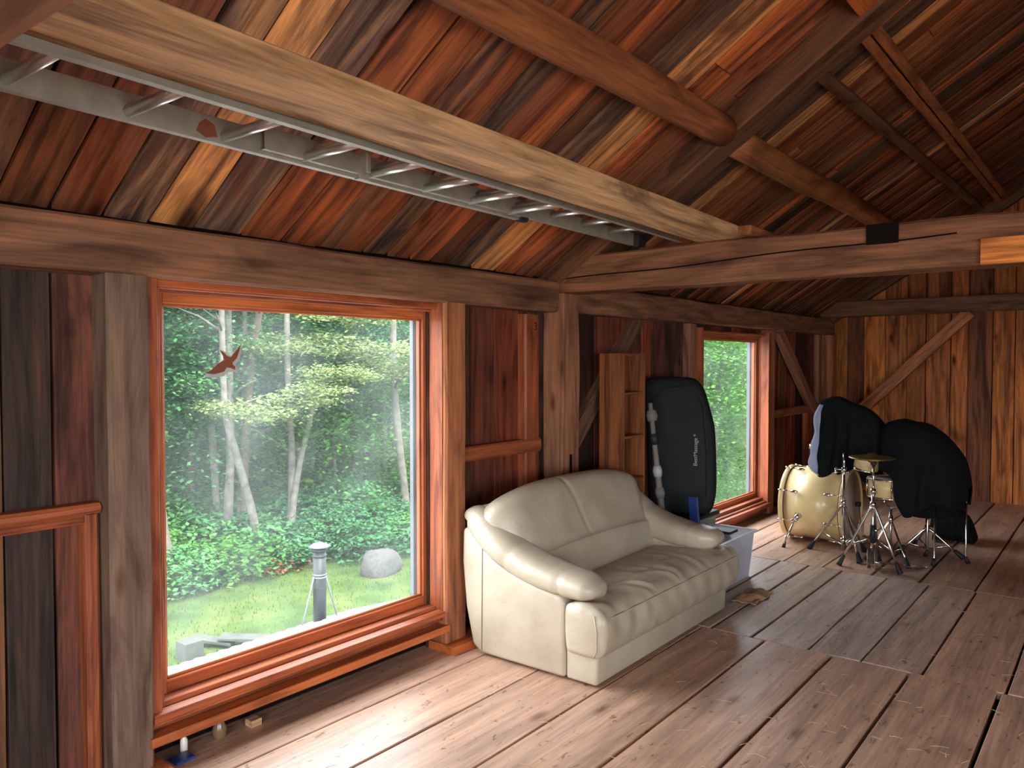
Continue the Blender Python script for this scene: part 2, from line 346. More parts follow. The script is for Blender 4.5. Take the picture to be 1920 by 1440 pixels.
# ceiling: left slope boards and right slope boards, dark sheathing above
def roof_boards(side):
    mb = MB(); y = Y0; k = 0
    while y < Y1+.05:
        far = y > 4.3
        wd = random.uniform(.075, .15) if far else random.uniform(.14, .24)
        wd = min(wd, Y1+.06-y)
        hue = random.random()
        if not far: hue = random.choice([.02, .12, .3, .42, .5, .58, .62, .62, .78, .99])
        else: hue = random.choice([.1, .25, .4, .45, .5, .58, .62, .7, .95])
        br = random.random()
        if far: br = max(-.9, min(1.3, br*.7+1.5*noise.noise(Vector((y*1.6, 0, 0)))))
        th = .022+random.uniform(0, .006)
        off = random.uniform(0, .005)
        pieces = [(-.12, 3.3)] if random.random() < .6 else [(-.12, random.uniform(1.0, 2.6)), None]
        if pieces[-1] is None: pieces = [(-.12, pieces[0][1]), (pieces[0][1]+.004, 3.3)]
        for (xa, xb) in pieces:
            za, zb = Z0+SL*xa, Z0+SL*xb
            nrm = Vector((-SL, 0, 1)).normalized()
            o = nrm*(th/2+off)
            p0 = Vector((xa, y+wd/2, za))+o; p1 = Vector((xb, y+wd/2, zb))+o
            if side: p0.x = 2*RID-p0.x; p1.x = 2*RID-p1.x; nrm = Vector((SL, 0, 1)).normalized()
            mb.bar(p0, p1, wd-random.uniform(.006, .016), th, nrm, 10, .008, .003, (min(1, max(0, hue+random.uniform(-.06, .06))), br+random.uniform(-.2, .2), 0))
        y += wd
    nrm = Vector((-SL, 0, 1)).normalized(); o = nrm*.07
    a = Vector((-.14, 0, Z0-SL*.14))+o; b = Vector((3.36, 0, Z0+SL*3.36))+o
    if side: a.x = 2*RID-a.x; b.x = 2*RID-b.x; nrm = Vector((SL, 0, 1)).normalized()
    ym = (Y0+Y1)/2
    mb.bar(a+Vector((0, ym, 0)), b+Vector((0, ym, 0)), Y1-Y0+.4, .05, nrm, mi=1)
    return mb
struct(roof_boards(0).build('ceiling', [W_ROOF, DARK]))
struct(roof_boards(1).build('ceiling', [W_ROOF, DARK]))
# left wall boards with two window openings
def wall_boards(mb, axis, c, inward, a0, a1, z0, ztop, holes, wr=(.15, .26), th=.025, jitter=.004, hues=None):
    """vertical boards on plane axis=c, spanning a0..a1 of the other axis; ztop(a) gives the height"""
    a = a0
    edges = sorted([h[0] for h in holes]+[h[1] for h in holes])
    while a < a1-.01:
        wd = random.uniform(*wr)
        for e in edges:
            if a < e-.005 and a+wd > e-.06: wd = e-a
        wd = min(wd, a1-a)
        mid = a+wd/2; segs = [(z0, ztop(mid))]
        for h in holes:
            if h[0]-.005 <= a and a+wd <= h[1]+.005: segs = [(z0, h[2]), (h[3], ztop(mid))]
        hue = random.choice(hues) if hues else random.random(); br = random.random()
        for s0, s1 in segs:
            if s1-s0 < .02: continue
            d = inward*(-th/2-random.uniform(0, jitter))
            n = (inward, 0, 0) if axis == 0 else (0, inward, 0)
            p = (c+d, mid) if axis == 0 else (mid, c+d)
            mb.bar((p[0], p[1], s0), (p[0], p[1], s1), wd-random.uniform(.003, .012), th, n, 6, .004, .002, (hue, br, 0))
        a += wd
WIN1 = (1.51, 3.12, .14, 1.93); WIN2 = (6.5, 8.12, .14, 1.875)
mb = MB()
wall_boards(mb, 0, 0, 1, Y0, 10.45, -.1, lambda a: 2.05, [(WIN1[0], WIN1[1], -.1, WIN1[3]), WIN2], hues=[.0, .1, .2, .3, .5, .75])
def backing(mb, axis, c, a0, a1, z0, z1, holes, th=.07):
    xs = sorted(set([a0, a1]+[h[0] for h in holes]+[h[1] for h in holes]))
    for i in range(len(xs)-1):
        segs = [(z0, z1)]
        for h in holes:
            if h[0] <= xs[i] and xs[i+1] <= h[1]: segs = [(z0, h[2]), (h[3], z1)]
        for s in segs:
            if s[1]-s[0] < .01: continue
            if axis == 0: mb.box(c, c+th, xs[i], xs[i+1], s[0], s[1], mi=1, bev=.0005)
            else: mb.box(xs[i], xs[i+1], c, c+th, s[0], s[1], mi=1, bev=.0005)
backing(mb, 0, -.12, Y0-.1, 10.6, -.12, Z0, [WIN1, WIN2])
struct(mb.build('wall_left', [W_WALL, DARK]))
mb = MB()
wall_boards(mb, 1, 10.35, -1, 0.0, RX, -.1, lambda a: roofz(a)+.03, [], wr=(.17, .27), hues=[.1, .3, .45, .6, .7, .9], jitter=.012)
vs = [(-.1, 10.4, -.1), (RX+.1, 10.4, -.1), (RX+.1, 10.4, Z0), (RID, 10.4, roofz(RID)+.1), (-.1, 10.4, Z0)]
vs += [(x, 10.5, z) for x, y, z in vs]
mb.add(vs, [[0, 1, 2, 3, 4], [9, 8, 7, 6, 5]]+[[i, i+5, (i+1) % 5+5, (i+1) % 5] for i in range(5)], mi=1)
struct(mb.build('wall_far', [W_END, DARK]))
mb = MB(); HR = [(-2.8, 1.6, .3, 2.05)]  # unseen opening, added to bring daylight in from the right
wall_boards(mb, 0, RX, -1, Y0, 10.4, -.1, lambda a: Z0, HR)
backing(mb, 0, RX+.05, Y0-.1, 10.6, -.12, Z0, HR)
struct(mb.build('wall_right', [W_WALL, DARK]))
# near gable wall: unseen doorway opening, added to let daylight in
mb = MB(); HB = [(2.4, 4.8, .1, 2.3)]
wall_boards(mb, 1, Y0, 1, 0.0, RX, -.1, lambda a: roofz(a), HB)
struct(mb.build('wall_back', [W_END, DARK]))

# ---- windows (1 big, 2 narrow in view)
def window(name, ya, yb, za, zb, hood_y0, hood_y1):
    """ya..yb / za..zb: visible glass"""
    root = bpy.data.objects.new(name, None); COL.objects.link(root); root.location = (0, (ya+yb)/2, za); root['kind'] = 'structure'
    g = MB(); g.box(-.056, -.05, ya-.02, yb+.02, za-.02, zb+.02, ax=2, bev=.0005); g.build('glass_pane', GLASS, root)
    f = MB(); s = .052
    f.box(-.075, -.02, ya-s, ya, za-s, zb+s, bev=.004); f.box(-.075, -.02, yb, yb+s, za-s, zb+s, bev=.004)
    f.box(-.075, -.02, ya, yb, zb, zb+s, ax=1, bev=.004); f.box(-.075, -.02, ya, yb, za-s, za, ax=1, bev=.004)
    f.build('sash', W_CED, root)
    b = MB(); t = .012   # thin glazing bead
    b.box(-.048, -.035, ya-.001, ya+t, za, zb); b.box(-.048, -.035, yb-t, yb+.001, za, zb); b.box(-.048, -.035, ya, yb, zb-t, zb+.001, ax=1); b.box(-.048, -.035, ya, yb, za-.001, za+t, ax=1)
    b.build('glazing_bead', W_CED, root)
    c = MB(); y0, y1 = ya-s, yb+s
    c.box(-.10, .055, y0-.022, y0, za-.08, zb+s+.02, bev=.003); c.box(-.10, .055, y1, y1+.022, za-.08, zb+s+.02, bev=.003)
    c.box(-.10, .055, y0-.022, y1+.022, zb+s, zb+s+.02, ax=1); c.box(-.10, .045, y0-.02, y1+.022, za-s-.03, za-s, ax=1)
    c.box(-.0, .012, y0, y0+.012, za-s, zb+s); c.box(-.0, .012, y1-.012, y1, za-s, zb+s); c.box(0, .012, y0, y1, zb+s-.014, zb+s, ax=1)
    c.build('jamb', W_CED2, root)
    e = MB(); e.box(-.12, -.078, ya-.012, ya-.002, za-.02, zb+.02); e.box(-.12, -.078, yb-.004, yb+.012, za-.02, zb+.02)
    e.box(-.10, -.08, yb-.014, yb-.003, za, zb); e.box(-.12, -.078, ya, yb, zb, zb+.01, ax=1); e.box(-.14, -.078, ya, yb, za-.045, za-.032, ax=1)
    e.build('outer_frame', GREYV, root)
    k = MB(); k.box(.04, .085, hood_y0, hood_y1, za-.125, za-.083, ax=1, seg=6, jit=.002); k.box(-.02, .06, hood_y0+.01, hood_y1, za-.205, za-.12, ax=1, seg=6, jit=.003)
    k.build('sill', W_CED2, root)
    a = MB(); a.box(.03, .13, hood_y0-.02, hood_y1+.01, za-.152, za-.068-.055, ax=1, seg=8, jit=.004, rnd=(.6, .8, 0))
    return root
win1 = window('window_1', 1.62, 3.10, .295, 1.836, 1.49, 3.13)
win2 = window('window_2', 6.56, 8.03, .225, 1.81, 6.42, 8.12)
# casings and apron boards
def casing(name, ya, yb, za, zb, apz):
    m = MB(); m.box(.0, .075, ya-.09, ya-.055, za-.1, zb+.09); m.build(name, W_CED2)['kind'] = 'structure'
    return m
def trim(name, boxes, mat, seg=8, jit=.002):
    m = MB()
    for bx in boxes: m.box(*bx, seg=seg, jit=jit)
    return struct(m.build(name, mat))
trim('trim_1', [(.0, .085, 1.495, 1.545, .17, 1.925), (.0, .085, 3.155, 3.134, .17, 1.925)], W_CED2)
trim('trim_2', [(.055, .115, 1.497, 3.133, .195, .225)], W_CED)        # ledge under window
trim('trim_3', [(.06, .135, 1.475, 3.15, .112, .150)], W_CED)           # bottom apron
trim('trim_4', [(.0, .10, 8.075, 8.125, .1, 1.9), (.0, .09, 6.44, 6.505, .1, 1.9)], W_CED2)
trim('trim_5', [(.05, .13, 6.42, 8.13, .085, .125), (.0, .07, 6.42, 8.13, .02, .075)], W_CED2)
trim('trim_6', [(.0, .06, 1.5, 3.15, 1.895, 1.925)], W_CED)

# ================================================================== FRAME TIMBERS (each a thing)
def timber(name, label, p0, p1, w, h, mat, up=(0, 0, 1), cat='beam', seg=24, jit=.012, bev=.012, group=None, rnd=None):
    m = MB(); m.bar(p0, p1, w, h, up, seg, jit, bev, rnd)
    return tag(m.build(name, mat), label, cat, group)
timber('wall_plate', 'hewn horizontal beam running along the wall above the large window', (.0, Y0, 2.022), (.0, 4.22, 2.022), .24, .20, W_BEAM, seg=60)
timber('wall_plate', 'hewn horizontal beam running above the narrow far window to the end wall', (-.01, 4.42, 2.03), (-.01, 10.34, 2.03), .24, .195, W_BEAM, seg=50)
timber('wall_post', 'grey rough post at the left edge of the large window', (.02, 1.416, 0.0), (.02, 1.416, 1.925), .158, .2, W_GREY, up=(1, 0, 0), cat='post', jit=.006)
timber('wall_post', 'brown post at the right edge of the large window with bark along its edge', (.035, 3.222, 0.02), (.035, 3.222, 1.925), .17, .17, W_POST, up=(1, 0, 0), cat='post', jit=.008)
p3 = timber('wall_post', 'thick square main post behind the sofa holding up the near tie beam', (.05, 4.318, 0.0), (.05, 4.318, 2.045), .2, .2, W_POST, up=(1, 0, 0), cat='post', jit=.012)
m = MB(); m.box(.1485, .1525, 4.298, 4.328, .80, .985); m.build('mortise_slot', DARK, p3)['label'] = 'dark mortise slot'
timber('wall_post', 'narrow post at the right edge of the far window', (.02, 8.2, 0.0), (.02, 8.2, 1.93), .15, .15, W_POST, up=(1, 0, 0), cat='post', jit=.006)
timber('wall_post', 'narrow post at the left edge of the far window beside the black case', (.0, 6.35, 0.0), (.0, 6.35, 1.93), .15, .12, W_POST, up=(1, 0, 0), cat='post', jit=.006)
timber('corner_post', 'dark corner post where the window wall meets the end wall', (.05, 10.2, 0.0), (.05, 10.2, 1.93), .2, .2, W_POST, up=(1, 0, 0), cat='post', jit=.01)
st = timber('wall_stud', 'reddish stud marked with a carved figure left of the main post', (.015, 4.012, 0.0), (.015, 4.012, 1.9), .15, .09, W_CED2, up=(1, 0, 0), cat='stud', jit=.004, rnd=(.2, .3, 0))
timber('wall_stud', 'reddish short stud under the rail behind the drum kit', (.02, 9.55, 0.0), (.02, 9.55, 1.05), .16, .09, W_CED2, up=(1, 0, 0), cat='stud', jit=.004)
timber('wall_stud', 'narrow stud beside the corner post on the window wall', (.02, 9.93, 0.0), (.02, 9.93, 1.93), .13, .08, W_POST, up=(1, 0, 0), cat='stud', jit=.004)
timber('wall_rail', 'horizontal rail between the window post and the main post behind the sofa', (.03, 3.31, 1.065), (.03, 4.09, 1.065), .08, .085, W_CED2, cat='rail', jit=.004, seg=8)
timber('wall_rail', 'horizontal rail at the foot of the diagonal brace right of the far window', (.03, 8.28, 1.04), (.03, 9.9, 1.04), .1, .09, W_POST, cat='rail', jit=.004, seg=10)
timber('wall_rail', 'upper orange rail on the dark boards left of the grey post', (.02, Y0+.05, 1.058), (.02, 1.33, 1.058), .09, .04, W_CED2, cat='rail', jit=.003, seg=10)
timber('wall_rail', 'lower orange rail tucked directly beneath the upper rail at left', (.02, Y0+.05, 1.02), (.02, 1.275, 1.02), .06, .034, W_CED2, cat='rail', jit=.003, seg=10)
timber('wall_stud', 'orange stud below the rails left of the grey post', (.02, 1.303, 0), (.02, 1.303, 1.037), .05, .075, W_CED2, up=(1, 0, 0), cat='stud', jit=.003, seg=10)
m = MB(); m.box(.0, .2, 3.12, 3.42, .0, .045); tag(m.build('floor_block', W_CED), 'short board block on the floor at the foot of the post beside the sofa', 'block')
m = MB(); m.box(.0, .19, 1.30, 1.53, .0, .04); tag(m.build('floor_block', W_CED), 'short board block on the floor at the foot of the grey post', 'block')
# cross beams
tb = MB(); tb.bar((-.1, 4.31, 2.165), (RX+.1, 4.31, 2.165), .19, .235, (0, 0, 1), 60, .012, .012)
tie = tag(tb.build('tie_beam', W_BEAM), 'long hewn tie beam crossing the loft above the sofa, notched on top', 'beam')
m = MB(); m.box(2.0, 2.148, 4.205, 4.222, 2.185, 2.285, bev=.002); m.build('mortise_slot', DARK, tie)['label'] = 'dark empty notch'
m = MB(); m.box(2.5, 4.2, 4.197, 4.222, 2.048, 2.17, seg=6, jit=.003, rnd=(.62, 1.0, 0)); 
nb = m.build('patch_board', W_END, tie); nb['label'] = 'short orange board nailed on'
m = MB()
pts = [Vector((x, 4.213, 2.125+.035*x+.006*math.sin(x*5))) for x in [i*.1 for i in range(1, 25)]]
m.tube(pts, .004, 5); m.build('drying_crack', DARK, tie)
timber('tie_beam', 'hewn tie beam across the end wall above its vertical boards', (.0, 10.22, 2.245), (RX, 10.22, 2.27), .2, .185, W_BEAM, seg=40)
timber('tie_beam', 'near tie beam crossing the top left corner of the view', (-.1, .36, 2.165), (RX+.1, .36, 2.165), .18, .235, W_BEAM, seg=40)
timber('flat_plank', 'wide pale plank lying flat across the tie beams beside the ladder', (1.345, .0, 2.325), (1.215, 4.24, 2.316), .275, .055, W_PLANK, jit=.004, bev=.004, seg=30)
timber('flat_plank', 'short darker plank end resting on the tie beam just past the pale plank', (1.33, 4.15, 2.315), (1.33, 5.4, 2.315), .2, .05, W_LOG, jit=.004, bev=.004, seg=6)
# principal rafters
def rafter(name, label, y, wd=.20, side=0):
    def pt(x, z): return ((2*RID-x) if side else x, y, z)
    a = Vector(pt(-.02, Z0-SL*.02-.09)); b = Vector(pt(3.3, Z0+SL*3.3-.045))
    n = Vector((-SL if not side else SL, 0, 1)).normalized()
    return timber(name, label, a, b, wd, .16, W_DARKB, up=n, cat='rafter', seg=40, rnd=(.4, .3, 0))
rafter('principal_rafter', 'heavy rafter rising to the right above the near tie beam', 4.31)
rafter('principal_rafter', 'end rafter against the top of the end wall', 10.26, .12)
# round log purlins
def logp(name, label, ya, yb, x, r0, r1, dz=0, mat=W_LOG, cat='log'):
    m = MB(); n = 26; z = Z0+SL*x-r0*1.12+dz; pts = []; rad = []
    for i in range(n+1):
        t = i/n; y = ya+(yb-ya)*t
        pts.append((x+.012*math.sin(y*1.3), y, z+.01*math.sin(y*1.9+1))); rad.append(r0+(r1-r0)*t)
    m.tube(pts, rad, 18, jit=.12)
    return tag(m.build(name, mat), label, cat)
logp('log_purlin', 'thick round log under the roof ending at the heavy rafter', Y0, 4.22, 1.235, .09, .09)
logp('log_purlin', 'round log under the roof beyond the heavy rafter, running to the end wall', 4.40, 10.3, 1.22, .088, .075)
def purlin(name, label, ya, yb, x, w, h, mat, x2=None):
    n = Vector((-SL, 0, 1)).normalized(); x2 = x if x2 is None else x2
    a = Vector((x, ya, Z0+SL*x))-n*(h/2); b = Vector((x2, yb, Z0+SL*x2))-n*(h/2)
    return timber(name, label, a, b, w, h, mat, up=n, cat='purlin', seg=24, jit=.008, bev=.006)
purlin('roof_purlin', 'thin dark purlin, lower of the two beyond the heavy rafter', 4.40, 9.95, 1.63, .07, .07, W_DARKB, 1.72)
m = purlin('roof_purlin', 'doubled narrow purlin, upper of the two beyond the heavy rafter', 4.40, 10.3, 1.86, .055, .06, W_LOG, 1.87)
m2 = MB(); n_ = Vector((-SL, 0, 1)).normalized(); t_ = Vector((1, 0, SL)).normalized()
m2.bar(Vector((1.86, 4.4, Z0+SL*1.86))-n_*.03+t_*.066, Vector((1.87, 10.3, Z0+SL*1.87))-n_*.03+t_*.066, .06, .06, n_, 20, .006, .005); m2.build('second_ply', W_LOG, m)
purlin('roof_purlin', 'orange purlin stub meeting the heavy rafter near the top of the view', Y0, 4.22, 1.95, .13, .11, W_CED)
# braces
def brace(label, p0, p1, w, h, mat=W_BEAM, up=(1, 0, 0), rnd=None): return timber('diagonal_brace', label, p0, p1, w, h, mat, up=up, cat='brace', seg=10, jit=.006, bev=.006, rnd=rnd)
brace('diagonal brace on the end wall rising to the far tie beam', (.5, 10.2, 1.03), (1.62, 10.2, 2.16), .13, .09, W_POST, up=(0, 1, 0))
brace('diagonal brace beside the far window slanting down to the rail', (.07, 8.38, 1.95), (.07, 9.62, 1.03), .12, .08, W_POST)
brace('dark diagonal brace above the bookcase beside the main post', (.02, 4.42, 0.95), (.02, 5.42, 1.93), .13, .07, W_BEAM, rnd=(0, 0, 0))
# carved figure on the stud
def text_mesh(txt, size, ext=.0006):
    cu = bpy.data.curves.new('lettering', 'FONT'); cu.body = txt; cu.size = size; cu.extrude = ext; cu.align_x = 'CENTER'
    o = bpy.data.objects.new('lettering', cu); COL.objects.link(o)
    dg = bpy.context.evaluated_depsgraph_get(); me = bpy.data.meshes.new_from_object(o.evaluated_get(dg))
    bpy.data.objects.remove(o); return me
me = text_mesh('3', .07); me.materials.append(DARK)
o = bpy.data.objects.new('carved_figure', me); COL.objects.link(o); o.parent = st
o.matrix_world = Matrix(((0, 0, 1, .0905), (1, 0, 0, 4.0), (0, 1, 0, 1.80), (0, 0, 0, 1)))

# ================================================================== LADDER
lad = thing('extension_ladder', (.9, .6, 2.27), 'aluminium extension ladder lying flat under the roof beside the pale plank', 'ladder')
def lrx(y): return 1.19-.06*(y-.75)
def lz(y): return 2.262+.006*y
def rail(off, ya, yb, dz, flip, hgt=.075, fl=.026):
    m = MB(); s = 1 if flip else -1
    p = [Vector((lrx(y)+off, y, lz(y)+dz)) for y in (ya, yb)]
    c = Vector((0, 0, hgt/2)); m.bar(p[0]+c, p[1]+c, .003, hgt, bev=.0005)
    for q in (0, hgt):
        c = Vector((s*fl/2, 0, q)); m.bar(p[0]+c, p[1]+c, fl, .003, bev=.0005)
    return m
rail(-.31, -.6, 3.0, 0, False).build('side_rail', ALU_D, lad)
rail(0, -.6, 3.0, 0, True).build('side_rail', ALU_D, lad)
rail(-.285, 1.5, 4.24, .012, False, .07).build('side_rail', ALU_D, lad)
rail(-.025, 1.5, 4.24, .012, True, .07).build('side_rail', ALU_D, lad)
y = -.46
while y < 3.0:
    m = MB(); m.tube([(lrx(y)-.309, y, lz(y)+.022), (lrx(y)-.001, y, lz(y)+.022)], .016, 12); m.build('rung', ALU, lad); y += .3045
for k in range(8):
    y = 1.71+.3045*k
    m = MB(); m.tube([(lrx(y)-.284, y, lz(y)+.052), (lrx(y)-.026, y, lz(y)+.052)], .015, 12); m.build('rung', ALU, lad)
m = MB(); m.add([(lrx(1.3)-.3055, 1.27+a, lz(1.3)+b) for a, b in [(0, .02), (.03, .005), (.07, .015), (.06, .05), (.03, .062), (.01, .045)]], [[0, 1, 2, 3, 4, 5]]); m.build('paint_mark', plain('rust_red_paint', (120, 60, 44), .7), lad)
m = MB(); m.box(.80, .83, 1.92, 1.97, 2.268, 2.35); m.box(.82, .86, 1.93, 1.95, 2.29, 2.38); m.build('rung_lock', ALU_D, lad)
m = MB(); m.box(.725, .765, 2.98, 3.03, 2.27, 2.32, bev=.008); m.build('rail_end_cap', RUB, lad)
m = MB(); m.box(.68, .74, 4.16, 4.24, 2.29, 2.37, bev=.01); m.build('foot', RUB, lad)
# ================================================================== LOVESEAT
sofa = thing('loveseat', (.65, 4.0, 0), 'cream leather loveseat with rounded arms standing in front of the wall', 'sofa')
YA, YB = 3.2, 4.87
def lerp(a, b, t): return a+(b-a)*t
def interp(tab, t):
    for i in range(len(tab)-1):
        if t <= tab[i+1][0]:
            k = (t-tab[i][0])/(tab[i+1][0]-tab[i][0]); k = k*k*(3-2*k) if len(tab[i]) > 2 else k
            return [lerp(tab[i][j], tab[i+1][j], k) for j in range(1, len(tab[i]))] if len(tab[i]) > 2 else lerp(tab[i][1], tab[i+1][1], k)
    return tab[-1][1:] if len(tab[-1]) > 2 else tab[-1][1]
def catmull(P, n=8):
    P = [Vector(p) for p in P]; out = []
    for i in range(len(P)-1):
        p0 = P[max(i-1, 0)]; p1 = P[i]; p2 = P[i+1]; p3 = P[min(i+2, len(P)-1)]
        for k in range(n):
            t = k/n; out.append(.5*((2*p1)+(-p0+p2)*t+(2*p0-5*p1+4*p2-p3)*t*t+(-p0+3*p1-3*p2+p3)*t**3))
    out.append(P[-1]); return out
# side panels: profile polygon in x,z
def panel(name, prof, ya, yb, mat, bev=.02, parent=sofa):
    import bmesh
    n = len(prof); vs = [(x, ya, z) for x, z in prof]+[(x, yb, z) for x, z in prof]
    m = MB(); m.add(vs, [list(range(n-1, -1, -1)), list(range(n, 2*n))]+[[i, (i+1) % n, (i+1) % n+n, i+n] for i in range(n)], smooth=True)
    o = m.build(name, mat, parent, fixn=True)
    b = o.modifiers.new('bev', 'BEVEL'); b.width = bev; b.segments = 4; b.limit_method = 'ANGLE'; b.angle_limit = math.radians(40)
    return o
prof = [(.30, .012), (.85, .012), (.85, .39), (.83, .42), (.62, .46), (.45, .51), (.32, .60), (.24, .70), (.17, .68), (.165, .5), (.19, .25), (.24, .05)]
for (a, b) in ((3.215, 3.36), (4.64, 4.785)): panel('side_panel', prof, a, b, LEATHER, .022)
panel('base_panel', [(.855, .012), (1.035, .012), (1.045, .2), (.855, .2)], 3.225, 4.775, LEATHER, .015)
panel('back_panel', [(.17, .05), (.3, .05), (.34, .8), (.2, .8), (.165, .5)], 3.3, 4.7, LEATHER, .03)
def wrinkle(x, y, z, f, s): return noise.noise(Vector((x*f, y*f, z*f)))*s
# seat cushion with puffed front roll
def crease(u, x):
    ph = (u-.5)*9+noise.noise(Vector((u*6, x*3, 0)))*2
    a = math.exp(-((x-.9)/.25)**2)*.006
    return a*math.sin(ph*5+x*16*(1 if u > .5 else -1))+a*.6*noise.noise(Vector((u*26, x*7, 3)))-.012*math.exp(-((u-.3)/.15)**2-((x-.75)/.2)**2)+.010*math.exp(-((u-.72)/.15)**2-((x-.75)/.2)**2)
m = MB(); NU = 110; rings = []
P = catmull([Vector((a, b, 0)) for a, b in [(.46, .36), (.62, .385), (.80, .402), (.88, .405), (.93, .38), (.93, .28), (.5, .25)]], 8)
for i in range(NU+1):
    u = i/NU; y = lerp(3.36, 4.69, u)
    rings.append([(p.x, y, p.y+(crease((y-3.2)/1.66, p.x) if p.y > .35 else 0)) for p in P])
m.rings(rings); m.build('seat_cushion', LEATHER, sofa, fixn=True)
m = MB(); rings = []; NU = 150
P = catmull([Vector((a, b, 0)) for a, b in [(.856, .25), (.856, .34), (.866, .392), (.91, .409), (.96, .412), (1.04, .40), (1.085, .36), (1.098, .30), (1.092, .22), (1.068, .168), (1.03, .152), (.92, .152), (.866, .165), (.856, .25)]], 6)[:-1]
for i in range(NU+1):
    u = i/NU; e = abs(2*u-1); y = lerp(3.192, 4.868, u); k = max(0, (e-.955)/.045); k = 1-.30*k**3
    ring = []
    for p in P:
        x, z = .98+(p.x-.98)*k, .285+(p.y-.285)*(.35+.65*k if p.y < .285 else k)
        if z > .36: z += crease(u, p.x)*k
        x += .006*noise.noise(Vector((u*18, z*6, 5)))+(.003*math.sin(u*60+z*18)*math.exp(-((z-.3)/.07)**2) if x > 1.05 else 0)
        ring.append((x, y+.004*noise.noise(Vector((x*12, z*12, u))), z))
    rings.append(ring)
m.rings(rings); m.build('front_roll', LEATHER, sofa, fixn=True)
# piping seam along the cushion edge
for nm, zz, xx in (('piping', .352, 1.09),):
    m = MB(); m.tube([(xx-.01*max(0, (abs(2*t-1)-.9)/.1)**2.5+.0015, lerp(3.235, 4.825, t), zz) for t in [i/60 for i in range(61)]], .004, 6); m.build('piping', LEATHER, sofa)
m = MB(); m.tube([(1.04, 3.192, .37), (1.055, 3.190, .3), (1.055, 3.190, .2), (1.03, 3.2, .16)], .004, 6); m.build('piping', LEATHER, sofa)
# back cushion
m = MB(); rings = []
BP = [(.22, .30), (.19, .55), (.20, .75), (.25, .86), (.33, .905), (.42, .885), (.475, .79), (.515, .68), (.545, .60), (.56, .578), (.575, .56), (.592, .47), (.60, .38), (.58, .33), (.4, .30)]
P = catmull([Vector((a, b, 0)) for a, b in BP], 6)
NU = 90
for i in range(NU+1):
    u = i/NU; e = abs(2*u-1)
    hscale = 1-.20*e**3.2-.10*max(0, (e-.9)/.1)**2
    ring = []
    for p in P:
        x, z = p.x, p.y
        zt = z if z < .38 else .38+(z-.38)*hscale
        top = max(0, min(1, (z-.38)/.45)); y = 4.01+(u-.5)*lerp(1.34, 1.56, top)
        puff = 1-.55*max(0, (e-.75)/.25)**2
        xc = .30; x2 = xc+(x-xc)*lerp(1, puff, top)
        # centre seam groove
        us = .45-.05*max(0, min(1, (z-.58)/.32)); g = math.exp(-((u-us)/.008)**2)*.008*(1 if z > .56 else .0)
        # soft vertical creases
        a = .006*math.exp(-((z-.62)/.10)**2)*math.sin((u*13+z*8))*(1-e)
        x2 += a-g*(x > .3); zt -= g*(z > .8)
        x2 += .004*noise.noise(Vector((u*9, z*9, 2)))
        ring.append((x2, y, zt))
    rings.append(ring)
m.rings(rings); m.build('back_cushion', LEATHER, sofa, fixn=True)
for yy, sg in ((3.214, 1), (4.786, -1)):
    m = MB(); m.tube([(.315, yy, .60), (.312, yy-.001*sg, .3), (.31, yy, .03)], .0022, 5); m.build('side_seam', LEATHER_S, sofa)
# arms
def arm(side):
    cl = [(0, .19, .715, .05, .06), (0, .205, .725, .075, .085), (0, .265, .70, .085, .10), (0, .36, .632, .086, .11), (0, .48, .56, .082, .118), (0, .60, .515, .078, .122), (0, .73, .488, .072, .124), (0, .85, .474, .067, .124), (0, .94, .468, .058, .116), (0, .985, .464, .045, .09), (0, 1.01, .462, .025, .06), (0, 1.018, .462, .004, .015)]
    C = catmull([Vector((a[1], a[2], a[3])) for a in cl], 6); Wd = catmull([Vector((a[4], 0, 0)) for a in cl], 6)
    rings = []
    for i, c in enumerate(C):
        p = C[max(0, i-1)]; q = C[min(len(C)-1, i+1)]; d = Vector((q.x-p.x, 0, q.y-p.y)).normalized(); nn = Vector((-d.z, 0, d.x))
        w_ = Wd[i].x; h_ = c.z; ring = []
        t = i/len(C)
        for k in range(28):
            th = 2*PI*k/28; cx, sn = math.cos(th), math.sin(th)
            r = 1/(abs(cx)**2.6+abs(sn)**2.6)**(1/2.6)
            pu = 1
            for sp_ in (.36, .60): pu -= .055*math.exp(-((t-sp_)/.012)**2)
            pu += .02*noise.noise(Vector((t*30, k*.3, 1)))*math.exp(-((t-.5)/.2)**2)
            yy = w_*cx*r*pu; zz = h_*sn*r*pu
            yc = 3.192+max(w_, .11) if side == 0 else 4.862-max(w_, .11)
            inner = max(0, cx if side == 0 else -cx)
            if sn < 0: zz *= 1+.7*inner
            ring.append(Vector((c.x, yc, c.y))+nn*zz+Vector((0, yy, 0)))
        rings.append(ring)
    m = MB(); m.rings(rings); o = m.build('armrest', LEATHER, sofa, fixn=True)
    ks = (17, 18) if side == 0 else (25, 24)
    m = MB(); m.tube([Vector(r[ks[0]])*.5+Vector(r[ks[1]])*.5+Vector((0, 0, -.0005)) for r in rings[4:-6]], .003, 6); m.build('piping', LEATHER_S, o)
arm(0); arm(1)

